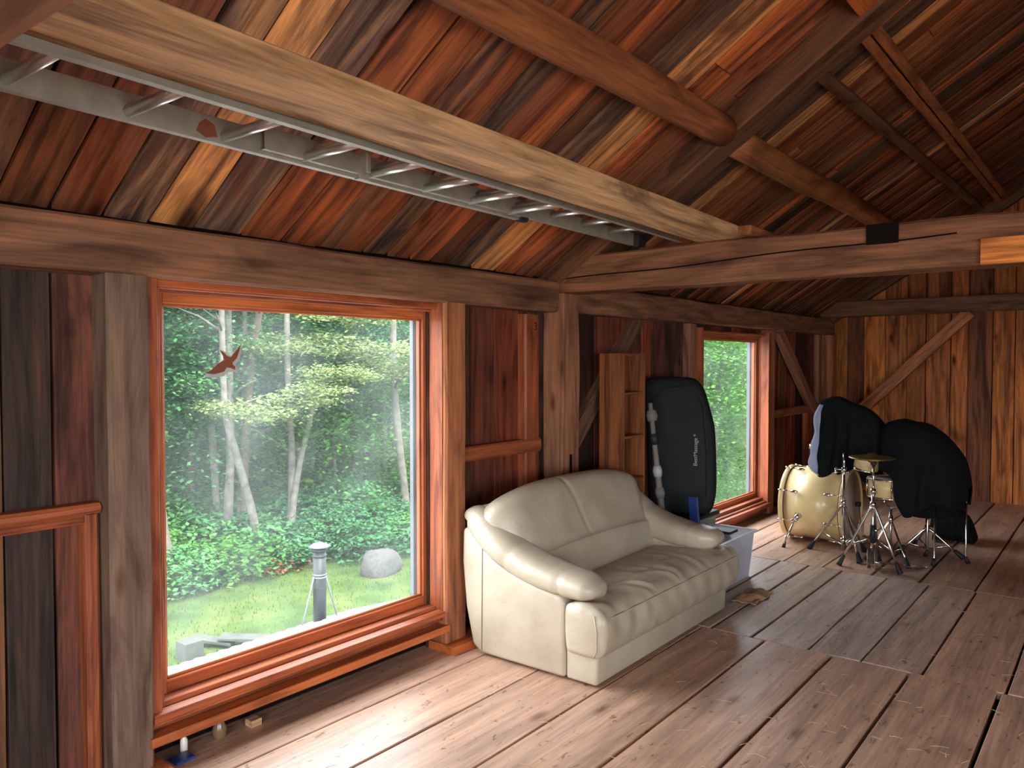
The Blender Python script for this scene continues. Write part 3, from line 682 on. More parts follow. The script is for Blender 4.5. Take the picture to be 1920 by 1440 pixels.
# ================================================================== BOOKCASE, CASE, BINS
bc = thing('cubby_bookcase', (.23, 4.86, 0), 'tall narrow light brown bookcase with empty cubbies behind the sofa', 'bookcase')
bx0, bx1, by0, by1, bt = .13, .325, 4.70, 5.005, .016
m = MB(); m.box(bx0, bx1, by0, by0+bt, 0, 1.657, bev=.001); m.build('side_panel', W_SHELF, bc)
m = MB(); m.box(bx0, bx1, by1-bt, by1, 0, 1.657, bev=.001); m.build('side_panel', W_SHELF, bc)
m = MB(); m.box(bx0, bx1, by0+bt, by1-bt, 1.641, 1.657, bev=.001); m.build('top_panel', W_SHELF, bc)
m = MB(); m.box(bx0, bx0+.006, by0+bt, by1-bt, .0, 1.641, ax=2, bev=.001); m.build('back_panel', W_SHELF, bc)
for z in (1.37, 1.065, .765, .45, .12):
    m = MB(); m.box(bx0+.006, bx1, by0+bt, by1-bt, z, z+bt, bev=.001); m.build('shelf', W_SHELF, bc)

# massage-table case: faces the camera side, leaning back on the window wall
case = thing('table_carry_case', (.45, 5.62, .40), 'tall black padded carry case with white lettering leaning by the far window', 'case')
cx, cy = .335, 5.555; ux, uy = .907, .42
def casept(a, d, z):  # a along width, d toward camera, z up
    return Vector((cx+ux*a+uy*d-.0*z, cy+uy*a-ux*d, z))
m = MB(); rings = []
tab = [(.436, .19, .07), (.45, .225, .095), (.52, .25, .105), (.7, .26, .11), (1.0, .26, .11), (1.25, .25, .105), (1.38, .235, .095), (1.45, .20, .075), (1.475, .15, .045), (1.482, .05, .015)]
C = catmull([Vector(t) for t in tab], 5)
for c in C:
    ring = []
    for k in range(40):
        th = 2*PI*k/40; cxk, sn = math.cos(th), math.sin(th); r = 1/(abs(cxk)**5+abs(sn)**5)**.2
        lean = (c.x-.4)*.06
        n_w = noise.noise(Vector((cxk*2, c.x*3, sn)))*.014+noise.noise(Vector((cxk*5, c.x*9, sn)))*.006
        sh = -.06*max(0, (c.x-1.1)/.35)-.02*max(0, (.6-c.x)/.2)+.012*math.sin(c.x*3)
        ring.append(casept(c.y*cxk*r+sh, c.z*sn*r-lean+n_w, c.x))
    rings.append(ring)
m.rings(rings); m.build('case_body', BAGM, case, fixn=True)
m = MB(); m.tube([casept(a, .11-.02, z) for a, z in [(-.2, .55), (-.21, .9), (-.2, 1.3), (-.1, 1.4), (.1, 1.41), (.17, 1.3), (.2, .9), (.19, .55)]], .004, 6); m.build('zipper', RUB, case)
me = text_mesh('BestMassage *', .042, .0012); me.materials.append(WHITE)
o = bpy.data.objects.new('lettering', me); COL.objects.link(o); o.parent = case
# text runs upward (x axis of text = +z), facing the camera
tx = Vector((0, 0, 1)); tn = Vector((uy, -ux, 0)); ty = tn.cross(tx)
pos = casept(.125, .100, .93)
M_ = Matrix(((tx.x, ty.x, tn.x, pos.x), (tx.y, ty.y, tn.y, pos.y), (tx.z, ty.z, tn.z, pos.z), (0, 0, 0, 1)))
o.matrix_parent_inverse = Matrix.Identity(4); o.matrix_basis = Matrix.Translation(-Vector(case.location)) @ M_
# tote under the case
def bin_box(root, x0, x1, y0, y1, h, mat, taper=.03, t=.004, z0=0.0, name='tub'):
    def ring(z, k): 
        a = taper*(1-k); return [(x0+a, y0+a, z), (x1-a, y0+a, z), (x1-a, y1-a, z), (x0+a, y1-a, z)]
    m = MB(); vs = ring(z0, 0)+ring(z0+h, 1); i_ = [(x+(t if x < (x0+x1)/2 else -t), y+(t if y < (y0+y1)/2 else -t), z+(t if z < z0+h/2 else 0)) for x, y, z in vs]
    fs = [[3, 2, 1, 0]]+[[j, (j+1) % 4, (j+1) % 4+4, j+4] for j in range(4)]+[[8, 9, 10, 11]]+[[j+12, (j+1) % 4+12, (j+1) % 4+8, j+8] for j in range(4)]+[[j+4, (j+1) % 4+4, (j+1) % 4+12, j+12] for j in range(4)]
    m.add(vs+i_, fs); return m.build(name, mat, root)
tote = thing('storage_tote', (.45, 5.6, 0), 'closed grey storage tote under the black carry case', 'storage box')
bin_box(tote, .16, .51, 5.30, 5.83, .40, TOTEM)
m = MB(); m.box(.14, .53, 5.28, 5.85, .40, .432, bev=.01); m.build('lid', RUB, tote)['label'] = 'black lid'
m = MB(); m.box(.135, .535, 5.275, 5.855, .385, .405, bev=.006); m.build('lid_rim', TOTEM, tote)
cb = thing('clear_bin', (.65, 5.3, 0), 'open translucent plastic bin on the floor just past the sofa', 'storage box')
bin_box(cb, .42, .87, 4.99, 5.33+.37, .345, BINM)
m = MB()
for a in ((.40, .425, 4.98, 5.71), (.865, .89, 4.98, 5.71)): m.box(a[0], a[1], a[2], a[3], .338, .348, bev=.002)
for a in ((.42, .87, 4.97, 4.995), (.42, .87, 5.695, 5.72)): m.box(a[0], a[1], a[2], a[3], .338, .348, bev=.002)
m.build('rim', BINM, cb)
# crumpled paper in the bin
m = MB(); rings = []
for i in range(16):
    ring = []
    for j in range(16):
        x = .48+.34*i/15; y = 5.06+.56*j/15; r = math.hypot((i-7.5)/7.5, (j-7.5)/7.5)
        ring.append((x, y, .31+.12*noise.noise(Vector((x*9, y*9, 0)))-.10*max(0, r-.7)))
    rings.append(ring)
m.rings(rings, closed=False, smooth=False)
tag(m.build('crumpled_paper', plain('white_paper', (206, 208, 214), .8), solid=.002), 'crumpled white paper filling the translucent bin', 'paper')
m = MB(); m.box(.60, .78, 5.45, 5.6, .335, .355, ax=0, bev=.004); tag(m.build('black_pouch', RUB), 'small flat black pouch on the paper in the bin', 'pouch')
# folded stand between bookcase and case
stn = thing('folded_stand', (.45, 5.05, 0), 'pale grey folded stand with taped wraps leaning between bookcase and black case', 'stand')
A_ = Vector((.44, 5.17, .0)); B_ = Vector((.33, 5.07, 1.30))
m = MB(); m.tube([A_, A_.lerp(B_, .5), B_], [.028, .024, .016], 10); m.build('pole', PALE, stn)
for t, r in ((.50, .036), (.62, .04), (.93, .042)):
    m = MB(); c = A_.lerp(B_, t); m.tube([c-(B_-A_)*.03, c, c+(B_-A_)*.03], [r*.8, r, r*.75], 10, jit=.3); m.build('wrap', PALE if t != .62 else WHITE, stn)
m = MB(); c = A_.lerp(B_, .80); m.tube([c-(B_-A_)*.03, c+(B_-A_)*.03], .034, 10); m.build('knob', RUB, stn)
m = MB(); m.bar((.62, 5.28, .0), (.58, 5.26, .62), .07, .025, (0, -1, 0), bev=.003); tag(m.build('blue_box', BLUE), 'slim blue box standing upright between the sofa and black case', 'box')
# tan rag on floor
m = MB(); rings = []
for i in range(14):
    ring = []
    for j in range(18):
        x = .98+.17*i/13; y = 4.99+.36*j/17; r = math.hypot((i-6.5)/6.5, (j-8.5)/8.5)
        ring.append((x+.02*noise.noise(Vector((y*8, 0, 0))), y+.02*noise.noise(Vector((x*9, 4, 0))), max(.004, .028-.02*r+.02*noise.noise(Vector((x*22, y*22, 0))))))
    rings.append(ring)
m.rings(rings, closed=False); tag(m.build('burlap_rag', BURL, solid=.003), 'small tan rag on the floor past the front corner of the sofa', 'rag')

# ================================================================== DRUM KIT
bd = thing('bass_drum', (.9, 7.2, 0), 'champagne gold bass drum lying on its side by the far window', 'drum')
BR = .31; BZ = .332
m = MB(); m.lathe((.665, 7.2, BZ), (1, 0, 0), [(BR-.012, 0), (BR, .0), (BR, .47), (BR-.012, .47)], 64); m.build('shell', GOLD, bd)
for xh in (.625, 1.135):
    m = MB(); m.lathe((xh, 7.2, BZ), (1, 0, 0), [(BR+.002, 0), (BR+.014, .002), (BR+.016, .006), (BR+.016, .036), (BR+.012, .04), (BR, .04)], 64); m.build('hoop', GOLD, bd)
    m = MB(); m.lathe((xh+(.041 if xh < 1 else -.006), 7.2, BZ), (1, 0, 0), [(BR, 0), (BR+.004, 0), (BR+.004, .005), (BR, .005)], 64); m.build('hoop_line', RUB, bd)
    m = MB(); m.lathe((xh+.012, 7.2, BZ), (1, 0, 0), [(.001, 0), (BR, 0), (BR, .012), (.001, .012)], 64); m.build('drum_head', SKINM, bd)
for k in range(8):
    th = 2*PI*(k+.48)/8; c, s_ = math.cos(th), math.sin(th)
    for xh, dr in ((.66, 1), (1.14, -1)):
        r = BR+.028; xc = xh+dr*.10
        m = MB(); m.tube([(xc-.035, 7.2+c*(BR+.014), BZ+s_*(BR+.014)), (xc-.02, 7.2+c*(BR+.018), BZ+s_*(BR+.018)), (xc+.02, 7.2+c*(BR+.018), BZ+s_*(BR+.018)), (xc+.035, 7.2+c*(BR+.014), BZ+s_*(BR+.014))], [.005, .013, .013, .005], 10)
        lg = m.build('lug', CHROME, bd)
        m = MB(); m.tube([(xh-dr*.03, 7.2+c*r, BZ+s_*r), (xc, 7.2+c*(BR+.02), BZ+s_*(BR+.02))], .0035, 6)
        m.tube([(xh-dr*.035, 7.2+c*(r+.002), BZ+s_*(r+.002)), (xh-dr*.005, 7.2+c*(r+.002), BZ+s_*(r+.002))], .009, 8); m.build('tension_rod', CHROME, lg)
for s_ in (-1,):
    m = MB(); m.tube([(.80, 6.90, .26), (.79, 6.86, .235)], [.032, .02], 10); m.tube([(.79, 6.875, .25), (.735, 6.73, .03)], .009, 8); sp_ = m.build('spur', CHROME, bd)
    m = MB(); m.tube([(.741, 6.745, .05), (.733, 6.725, .0)], [.010, .016], 10); m.build('rubber_tip', RUB, sp_)
m = MB(); m.tube([(.86, 7.2, .642), (.86, 7.2, .70)], [.06, .035], 16); m.tube([(.85, 7.18, .69), (.83, 7.16, .86)], .013, 10); m.tube([(.832, 7.16, .82), (.832, 7.16, .86)], .026, 10); m.build('tom_mount', CHROME, bd)
def leg_stand(root, hub, feet, sleeve_z, brace_t=.5, r=.0095, foot_r=.017, nm='leg'):
    hub = Vector(hub)
    for f in feet:
        f = Vector(f); knee = hub.lerp(f, .14)+Vector((0, 0, .015))
        d = (f-knee).normalized()
        m = MB(); m.tube([hub, hub.lerp(knee, .6)+Vector((0, 0, .004)), knee, knee.lerp(f, .5), f-d*.055], r, 8)
        mid = knee.lerp(f, brace_t); m.tube([mid, (hub.x, hub.y, sleeve_z)], r*.75, 6); lg = m.build(nm, CHROME, root)
        m = MB(); f2 = Vector((f.x, f.y, max(f.z, .006))); m.tube([f2-d*.085, f2-d*.07, f2-d*.02, f2], [foot_r*.7, foot_r*.85, foot_r*1.1, foot_r*1.35], 10); m.build('rubber_foot', RUB, lg)
# hi-hat stand
hh = thing('hi_hat_stand', (1.515, 6.45, 0), 'chrome hi-hat stand with pedal and a pair of bronze cymbals, nearest of the stands', 'cymbal stand')
X, Y = 1.515, 6.45
m = MB(); m.tube([(X, Y, .04), (X, Y, .62)], .0125, 12); m.tube([(X, Y, .60), (X, Y, .80)], .0095, 12); m.tube([(X, Y, .8), (X, Y, .90)], .004, 8)
for z, r in ((.60, .02), (.50, .023), (.30, .02), (.22, .021)): m.tube([(X, Y, z-.02), (X, Y, z+.02)], r, 12)
m.tube([(X, Y, .6), (X+.03, Y-.02, .6)], .006, 8); m.tube([(X, Y, .3), (X+.035, Y, .3)], .01, 8); m.build('pole', CHROME, hh)
m = MB(); m.tube([(X, Y, .20), (X, Y, .34)], .022, 12); m.build('sleeve', RUB, hh)
leg_stand(hh, (X, Y, .50), [(1.285, 6.39, 0), (1.725, 6.40, 0), (1.50, 6.72, 0)], .25, .62)
m = MB(); m.box(X-.03, X+.03, Y-.05, Y+.05, .0, .012, bev=.002); m.bar((X+.03, Y, .055), (1.80, 6.68, .012), .075, .006, bev=.001); m.bar((X+.02, Y-.04, .008), (1.79, 6.64, .006), .006, .006); m.bar((X+.02, Y+.04, .008), (1.82, 6.72, .006), .006, .006)
m.box(X-.03, X-.024, Y-.04, Y+.04, .01, .15, ax=2, bev=.001); m.box(X+.024, X+.03, Y-.04, Y+.04, .01, .15, ax=2, bev=.001)
m.bar((1.78, 6.62, .004), (1.84, 6.73, .004), .03, .008); m.build('pedal', CHROME, hh)
CY = [(.001, .028), (.02, .027), (.035, .016), (.045, .012), (.10, .005), (.155, -.004), (.166, -.008)]
for z, fl in ((.868, 1), (.85, -1)):
    m = MB(); prof = CY if fl == 1 else CY
    n = 40; rr = [[(X-.012+r*math.cos(2*PI*k/n), Y+r*math.sin(2*PI*k/n), z+fl*h) for k in range(n)] for r, h in prof]
    m.rings(rr, cap=False); m.build('cymbal', BRASS, hh, solid=.002)
m = MB(); m.tube([(X, Y, .80), (X, Y, .825)], [.016, .026], 12); m.build('clutch', RUB, hh)
# straight cymbal stand
cs = thing('cymbal_stand', (1.2, 6.68, 0), 'chrome cymbal stand between the bass drum and the hi-hat stand', 'cymbal stand')
X, Y = 1.235, 6.68
m = MB(); m.tube([(X, Y, .06), (X, Y, .72)], .0125, 12); m.tube([(X, Y, .7), (X, Y, .86)], .009, 12)
for z in (.72, .45, .14): m.tube([(X, Y, z-.02), (X, Y, z+.02)], .02, 12)
m.tube([(X, Y, .72), (X-.06, Y-.02, .72)], .006, 8); m.tube([(X-.06, Y-.035, .70), (X-.06, Y-.005, .74)], .008, 8)
m.build('pole', CHROME, cs)
leg_stand(cs, (X, Y, .43), [(.925, 6.81, 0), (1.40, 6.55, 0), (1.33, 6.98, 0)], .10, .55, .0105, .019)
# snare drum on its stand
ss = thing('snare_stand', (1.66, 6.95, 0), 'low chrome stand carrying the small gold drum', 'drum stand')
X, Y = 1.56, 6.82
m = MB(); m.tube([(X, Y, .05), (X, Y, .42)], .011, 12)
for k in range(3):
    a = 2*PI*k/3+.4; m.tube([(X, Y, .42), (X+.13*math.cos(a), Y+.13*math.sin(a), .475), (X+.145*math.cos(a), Y+.145*math.sin(a), .50)], .006, 8)
m.tube([(X, Y, .30), (X, Y, .36)], .018, 12); m.build('pole', CHROME, ss)
leg_stand(ss, (X, Y, .32), [(1.40, 6.70, 0), (1.74, 6.62, 0), (1.60, 7.1, 0)], .06, .55, .008, .015)
sd_ = thing('snare_drum', (1.64, 6.92, .50), 'small champagne gold drum behind the hi-hat stand, half under black cloth', 'drum')
m = MB(); m.lathe((X, Y, .515), (0, 0, 1), [(.165, 0), (.168, .0), (.168, .15), (.165, .15)], 48); m.build('shell', GOLD, sd_)
for z in (.508, .652): 
    m = MB(); m.lathe((X, Y, z), (0, 0, 1), [(.166, 0), (.176, 0), (.178, .006), (.178, .012), (.172, .016), (.166, .016)], 48); m.build('rim', CHROME, sd_)
m = MB(); m.lathe((X, Y, .658), (0, 0, 1), [(.001, 0), (.166, 0), (.166, .004), (.001, .004)], 40); m.build('drum_head', SKINM, sd_)
for k in range(8):
    a = 2*PI*(k+.3)/8; c, s_ = math.cos(a), math.sin(a); m = MB(); m.tube([(X+.174*c, Y+.174*s_, .565), (X+.176*c, Y+.176*s_, .575), (X+.176*c, Y+.176*s_, .605), (X+.174*c, Y+.174*s_, .615)], [.004, .009, .009, .004], 8)
    m.tube([(X+.178*c, Y+.178*s_, .512), (X+.178*c, Y+.178*s_, .664)], .003, 6); m.build('lug', CHROME, sd_)
# throne
th_ = thing('drum_throne', (1.76, 7.18, 0), 'low black drum stool with chrome legs under the large black cloth', 'stool')
X, Y = 1.76, 7.18
m = MB(); m.lathe((X, Y, .33), (0, 0, 1), [(.001, 0), (.15, 0), (.19, .015), (.2, .05), (.19, .085), (.15, .1), (.001, .1)], 36); m.build('seat', CLOTH, th_)
m = MB(); m.tube([(X, Y, .06), (X, Y, .34)], .013, 12); m.tube([(X, Y, .20), (X, Y, .25)], .02, 12); m.build('pole', CHROME, th_)
leg_stand(th_, (X, Y, .22), [(1.60, 7.50, 0), (1.55, 7.10, 0), (2.02, 7.22, 0)], .06, .55, .0105, .019)
# floor tom with black bottom and leg
ft = thing('floor_tom', (1.95, 7.0, 0), 'black-wrapped floor tom hidden under the large black cloth, one leg showing', 'drum')
m = MB(); m.lathe((1.90, 7.02, .44), (0, 0, 1), [(.15, 0), (.155, 0), (.155, .3), (.15, .3)], 40); m.build('shell', CLOTH, ft)
m = MB(); m.lathe((1.90, 7.02, .735), (0, 0, 1), [(.001, 0), (.155, 0), (.155, .006), (.001, .006)], 40); m.build('drum_head', SKINM, ft)
for a in (-1.75, .35, 2.45):
    c, s_ = math.cos(a), math.sin(a); px, py = 1.90+.165*c, 7.02+.165*s_
    m = MB(); m.tube([(px, py, .62), (px, py, .06), (px+.02*c, py+.02*s_, .02)], .007, 8); m.tube([(px, py, .5), (px, py, .54)], .016, 10); lg = m.build('leg', CHROME, ft)
    m = MB(); m.tube([(px, py, .055), (px+.02*c, py+.02*s_, .0)], [.011, .018], 10); m.build('rubber_foot', RUB, lg)
# second throne-side tripod pedal (kick pedal)
kp = thing('kick_pedal', (1.3, 7.2, 0), 'chrome bass drum pedal on the floor against the drum head', 'pedal')
m = MB(); m.box(1.22, 1.5, 7.15, 7.25, .0, .01, bev=.002); m.box(1.23, 1.25, 7.13, 7.15, .0, .2, bev=.002); m.box(1.23, 1.25, 7.25, 7.27, .0, .2, bev=.002); m.tube([(1.24, 7.14, .2), (1.24, 7.26, .2)], .008, 8); m.bar((1.26, 7.2, .09), (1.5, 7.2, .015), .07, .006); m.build('frame', CHROME, kp)
m = MB(); m.tube([(1.24, 7.2, .2), (1.22, 7.2, .36)], .004, 8); m.tube([(1.235, 7.2, .36), (1.195, 7.2, .36)], .022, 12); m.build('beater', RUB, kp)

# cloths
def drape(name, stations, mat, nf=9, amp=.02, seed=0, NT=56, NS=64, parent=None, solid=.006, pw=.42):
    """stations: (x, yc, ztop, z front hem, z back hem, half depth)"""
    C1 = catmull([Vector(s[:3]) for s in stations], 8); C2 = catmull([Vector(s[3:6]) for s in stations], 8)
    rings = []
    for i, (a, b) in enumerate(zip(C1, C2)):
        ring = []
        for k in range(NT+1):
            t = k/NT; th = PI*t; c, s_ = math.cos(th), math.sin(th)
            zh = b.x if t < .5 else b.y
            yy = -math.copysign(abs(c)**pw, c)*b.z
            g = 1-s_**.8
            zt = a.z-(a.z-zh)*g if s_ > 0 else zh
            fold = amp*g*math.sin(nf*(a.x*7+seed)+1.8*noise.noise(Vector((a.x*6, zt*3, seed))))
            wob = .035*noise.noise(Vector((a.x*7, zt*7, seed+k*.01)))
            ring.append((a.x+wob*g, a.y+yy*(1+.10*g)-math.copysign(1, c)*fold, zt+.022*noise.noise(Vector((a.x*8, t*5, seed+7)))))
        rings.append(ring)
    m = MB(); m.rings(rings, closed=False); return m.build(name, mat, parent, solid=solid)
T_ = lambda L_: [(3.05+(a-3.05)*.968, b-.2, 1.6+(c-1.6)*.968, 1.6+(d-1.6)*.968, 1.6+(e-1.6)*.968, f) for a, b, c, d, e, f in L_]
ca = drape('draped_cloth', T_([(.87, 7.15, 1.15, .64, .7, .03), (.90, 7.15, 1.245, .62, .66, .10), (.97, 7.15, 1.285, .60, .6, .14), (1.07, 7.15, 1.27, .66, .6, .16), (1.18, 7.16, 1.235, .80, .7, .17), (1.30, 7.18, 1.17, .78, .7, .17), (1.42, 7.2, 1.03, .80, .75, .14)]), CLOTHN, nf=7, amp=.035, seed=2)
tag(ca, 'black cloth draped over the stand above the bass drum with a pale blue underside', 'cloth')
m = MB(); rings = []
LP = catmull([Vector(p) for p in [(1.012, 1.24, 0), (.975, 1.17, 0), (.966, 1.09, 0), (.972, 1.0, 0), (.945, .90, 0), (.938, .82, 0), (.925, .75, 0), (.955, .675, 0), (1.03, .63, 0)]], 3)
for i in range(7):
    rings.append([(lerp(p.x, 1.02, i/6), 6.76+.14*i/6+.01*math.sin(k*.9), lerp(p.y, .64+(p.y-.64)*.98, i/6)) for k, p in enumerate(LP)])
m.rings(rings, closed=False); m.build('underside', LINING, ca, solid=.004)['label'] = 'pale blue underside'
m = MB(); m.tube([(.93, 7.15, .6), (.93, 7.15, 1.2)], .009, 8); 
tm_ = m.build('tom_arm', CHROME, bd)
cbg = drape('draped_cloth', [(1.43, 6.98, 1.02, .78, .8, .05), (1.48, 6.98, 1.08, .74, .7, .18), (1.54, 6.96, 1.12, .72, .6, .24), (1.60, 6.94, 1.135, .66, .5, .27), (1.68, 6.92, 1.13, .44, .42, .30), (1.76, 6.92, 1.11, .40, .42, .31), (1.86, 6.94, 1.06, .50, .42, .30), (1.96, 6.97, .96, .50, .45, .27), (2.05, 7.0, .80, .50, .46, .2), (2.09, 7.0, .62, .52, .47, .12)], CLOTH, nf=5, amp=.028, seed=5)
tag(cbg, 'large black cloth heaped over the right half of the drum kit', 'cloth')
m = MB(); vs = []
tri = drape('hanging_cloth', [(1.29, 6.99, .74, .70, .72, .02), (1.33, 6.99, .76, .58, .6, .03), (1.385, 6.99, .77, .42, .5, .03), (1.43, 6.99, .77, .56, .6, .03), (1.475, 6.99, .77, .70, .7, .02)], CLOTH, nf=3, amp=.006, seed=8)
tag(tri, 'pointed corner of black cloth hanging in front of the bass drum head', 'cloth')
gs = thing('rack_tom', (1.36, 7.1, .78), 'small gold rack tom showing between the two black cloths', 'drum')
m = MB(); m.lathe((1.33, 7.0, .70), (.2, -.1, 1), [(.10, 0), (.105, 0), (.105, .14), (.10, .14)], 32); m.build('shell', GOLD, gs)
m = MB(); m.lathe((1.33, 7.0, .70), (.2, -.1, 1), [(.105, -.004), (.113, -.004), (.113, .01), (.105, .01)], 32); m.build('rim', CHROME, gs)
# black duffel behind
m = MB(); C = catmull([Vector(p) for p in [(1.70, 7.9, .03), (1.73, 7.9, .16), (1.85, 7.92, .19), (1.90, 7.92, .15), (1.97, 7.92, .10), (2.01, 7.92, .03)]], 5)
rr = []
for i, c in enumerate(C):
    rr.append([(c.x, c.y+.16*math.cos(2*PI*k/20)*(1+.2*noise.noise(Vector((i*.4, k*.5, 0)))), max(.006, c.z*(1+math.sin(2*PI*k/20))*(1+.15*noise.noise(Vector((i*.5, k*.6, 3)))))) for k in range(20)])
m.rings(rr); tag(m.build('black_bag', CLOTHN, fixn=True), 'slumped black bag on the floor behind the drum stool', 'bag')
m = MB(); m.tube([(1.76, 7.9, .1), (1.78, 7.9, .35), (1.8, 7.9, .55)], [.10, .09, .08], 14, jit=.3); tag(m.build('black_bundle', CLOTH), 'black rolled bundle hanging down beneath the large cloth', 'bundle')

# ================================================================== SMALL THINGS
bird = thing('bird_decal', (-.046, 1.92, 1.62), 'brown flying bird sticker with white edge on the large window', 'sticker')
BPTS = [(453, 645), (444, 672), (436, 680), (436, 684), (441, 688), (440, 694), (431, 690), (424, 690), (420, 697), (402, 702), (385, 700), (397, 693), (408, 682), (420, 676), (418, 668), (412, 658), (418, 660), (426, 668), (432, 670)]
def birdpt(px, py): return (1.817+(px-385)*(.175/68), 1.55+(700-py)*(.128/55))
def flat(name, pts, x, th, mat, parent, grow=0, dy=0, dz=0):
    cyy = sum(p[0] for p in pts)/len(pts); czz = sum(p[1] for p in pts)/len(pts); n = len(pts)
    q = []
    for a, b in pts:
        d = Vector((a-cyy, b-czz)); d = d.normalized()*grow if d.length > 0 else d; q.append((a+d.x+dy, b+d.y+dz))
    m = MB(); vs = [(x, a, b) for a, b in q]+[(x+th, a, b) for a, b in q]
    m.add(vs, [list(range(n)), list(range(2*n-1, n-1, -1))]+[[i, (i+1) % n, (i+1) % n+n, i+n] for i in range(n)]); return m.build(name, mat, parent, fixn=True)
bp_ = [birdpt(*p) for p in BPTS]
flat('silhouette', bp_, -.0465, .0008, BIRDM, bird)
flat('white_edge', bp_, -.0478, .0008, WHITE, bird, grow=.013, dy=.004, dz=-.007)['label'] = 'white edge'
gp = thing('glass_jar', (.03, 1.80, 0), 'small round glass jar in the dark gap under the large window', 'jar')
m = MB(); m.lathe((.03, 1.82, .0), (0, 0, 1), [(.02, 0), (.028, .01), (.03, .04), (.02, .065), (.016, .075)], 20); m.build('body', plain('amber_glass', (120, 96, 70), .15), gp)
m = MB(); m.tube([(.03, 1.82, .075), (.03, 1.82, .088)], .018, 14); m.build('lid', GALV, gp)
gb = thing('small_bottle', (.03, 1.66, 0), 'small pale bottle in the gap under the left of the large window', 'bottle')
m = MB(); m.lathe((.03, 1.66, .0), (0, 0, 1), [(.012, 0), (.015, .005), (.015, .05), (.007, .065), (.007, .08)], 16); m.build('body', plain('frosted_glass', (220, 210, 196), .2), gb)
m = MB(); m.tube([(.03, 1.66, .08), (.03, 1.66, .09)], .009, 12); m.build('cap', WHITE, gb)
m = MB(); m.box(.02, .07, 1.95, 2.0, 0, .03, bev=.002); tag(m.build('wood_scrap', W_PLANK), 'small pale wood scrap on the floor under the large window', 'scrap')
m = MB(); m.box(.05, .12, 1.58, 1.66, 0, .012, bev=.004); tag(m.build('blue_scrap', BLUE), 'small blue plastic scrap on the floor near the grey post', 'scrap')
# straw
m = MB()
for i in range(260):
    if i < 60: x, y = random.gauss(1.95, .45), random.gauss(3.5, .6)
    elif i < 100: x, y = random.gauss(.7, .25), random.gauss(3.0, .25)
    else: x, y = random.uniform(.3, 2.9), random.uniform(2.4, 6.6)
    if .15 < x < 1.12 and 3.15 < y < 4.95: continue
    a = random.uniform(0, 2*PI); l = random.uniform(.01, .045); c = random.uniform(-.3, .3)
    m.tube([(x, y, .004), (x+l*math.cos(a), y+l*math.sin(a), .004+random.uniform(0, .004)), (x+l*1.7*math.cos(a+c), y+l*1.7*math.sin(a+c), .003)], .0009, 4)
tag(m.build('straw_bits', STRAW), 'bits of loose straw scattered over the floor planks', 'straw', kind='stuff')

# ================================================================== OUTSIDE
GZ = -2.2
m = MB(); N = 70; rings = []
for i in range(N+1):
    ring = []
    for j in range(N+1):
        x = -60+100*i/N; y = -30+110*j/N
        far = max(0, -x-9)
        z = GZ+.05*noise.noise(Vector((x*.4, y*.4, 0)))-.02*min(far, 10)+.25*max(0, far-6)*.12+.4*noise.noise(Vector((x*.12, y*.12, 4)))*min(1, far/5)
        ring.append((x, y, z))
    rings.append(ring)
m.rings(rings, closed=False); g = m.build('lawn', LAWN); tag(g, 'mown green lawn between the shed roof and the woods', 'lawn'); g['kind'] = 'structure'
m = MB(); m.box(6.9, 34, -24, 40, -2.6, -1.9, mi=0, bev=.01); struct(m.build('unseen_bounce_ground', plain('pale_bounce_surface', (206, 200, 188), .95, bump=.4, bscale=30)))  # unseen pale ground, added to bounce daylight up onto the ceiling
# grass blades near
m = MB()
for i in range(9000):
    x = random.uniform(-10.5, -4.3); y = random.uniform(3.5, 13.0)
    h = random.uniform(.03, .07)*(2.2 if x < -8.6 else 1); a = random.uniform(0, 2*PI); dx, dy = math.cos(a)*.008, math.sin(a)*.008
    z = GZ+.05*noise.noise(Vector((x*.4, y*.4, 0)))
    m.add([(x-dx, y-dy, z), (x+dx, y+dy, z), (x+dy*2, y-dx*2, z+h)], [[0, 1, 2]])
tag(m.build('grass_blades', leafmat('grass_blade', (58, 80, 38), (86, 102, 52))), 'short grass standing on the lawn', 'grass', kind='stuff')
# shed roof with corrugation
sr = thing('shed_roof', (-2, 2, -.6), 'pale corrugated metal lean-to roof just below the large window', 'roof')
m = MB(); rings = []; NC = 360
for s_ in range(2):
    x, z = (-.2, -.02) if s_ == 0 else (-4.05, -1.30)
    rings.append([(x, -2+8.0*k/NC, z+.012*math.sin(k*2*PI/6.0)) for k in range(NC+1)])
m.rings(rings, closed=False); m.build('corrugated_sheet', STEEL, sr, solid=.002)
m = MB(); m.box(-.24, -.16, -2, 6.0, -.05, .22, ax=1); m.build('wall_flashing', plain('blue_grey_flashing', (128, 140, 170), .5), sr)
m = MB(); m.box(-4.0, -3.94, -2, 6.0, -1.46, -1.33, ax=1); m.build('eave_board', W_GREY, sr)
for y in (-1.8, 2.0, 5.8):
    m = MB(); m.box(-4.0, -3.88, y-.06, y+.06, GZ-.05, -1.36); m.build('support_post', W_GREY, sr)
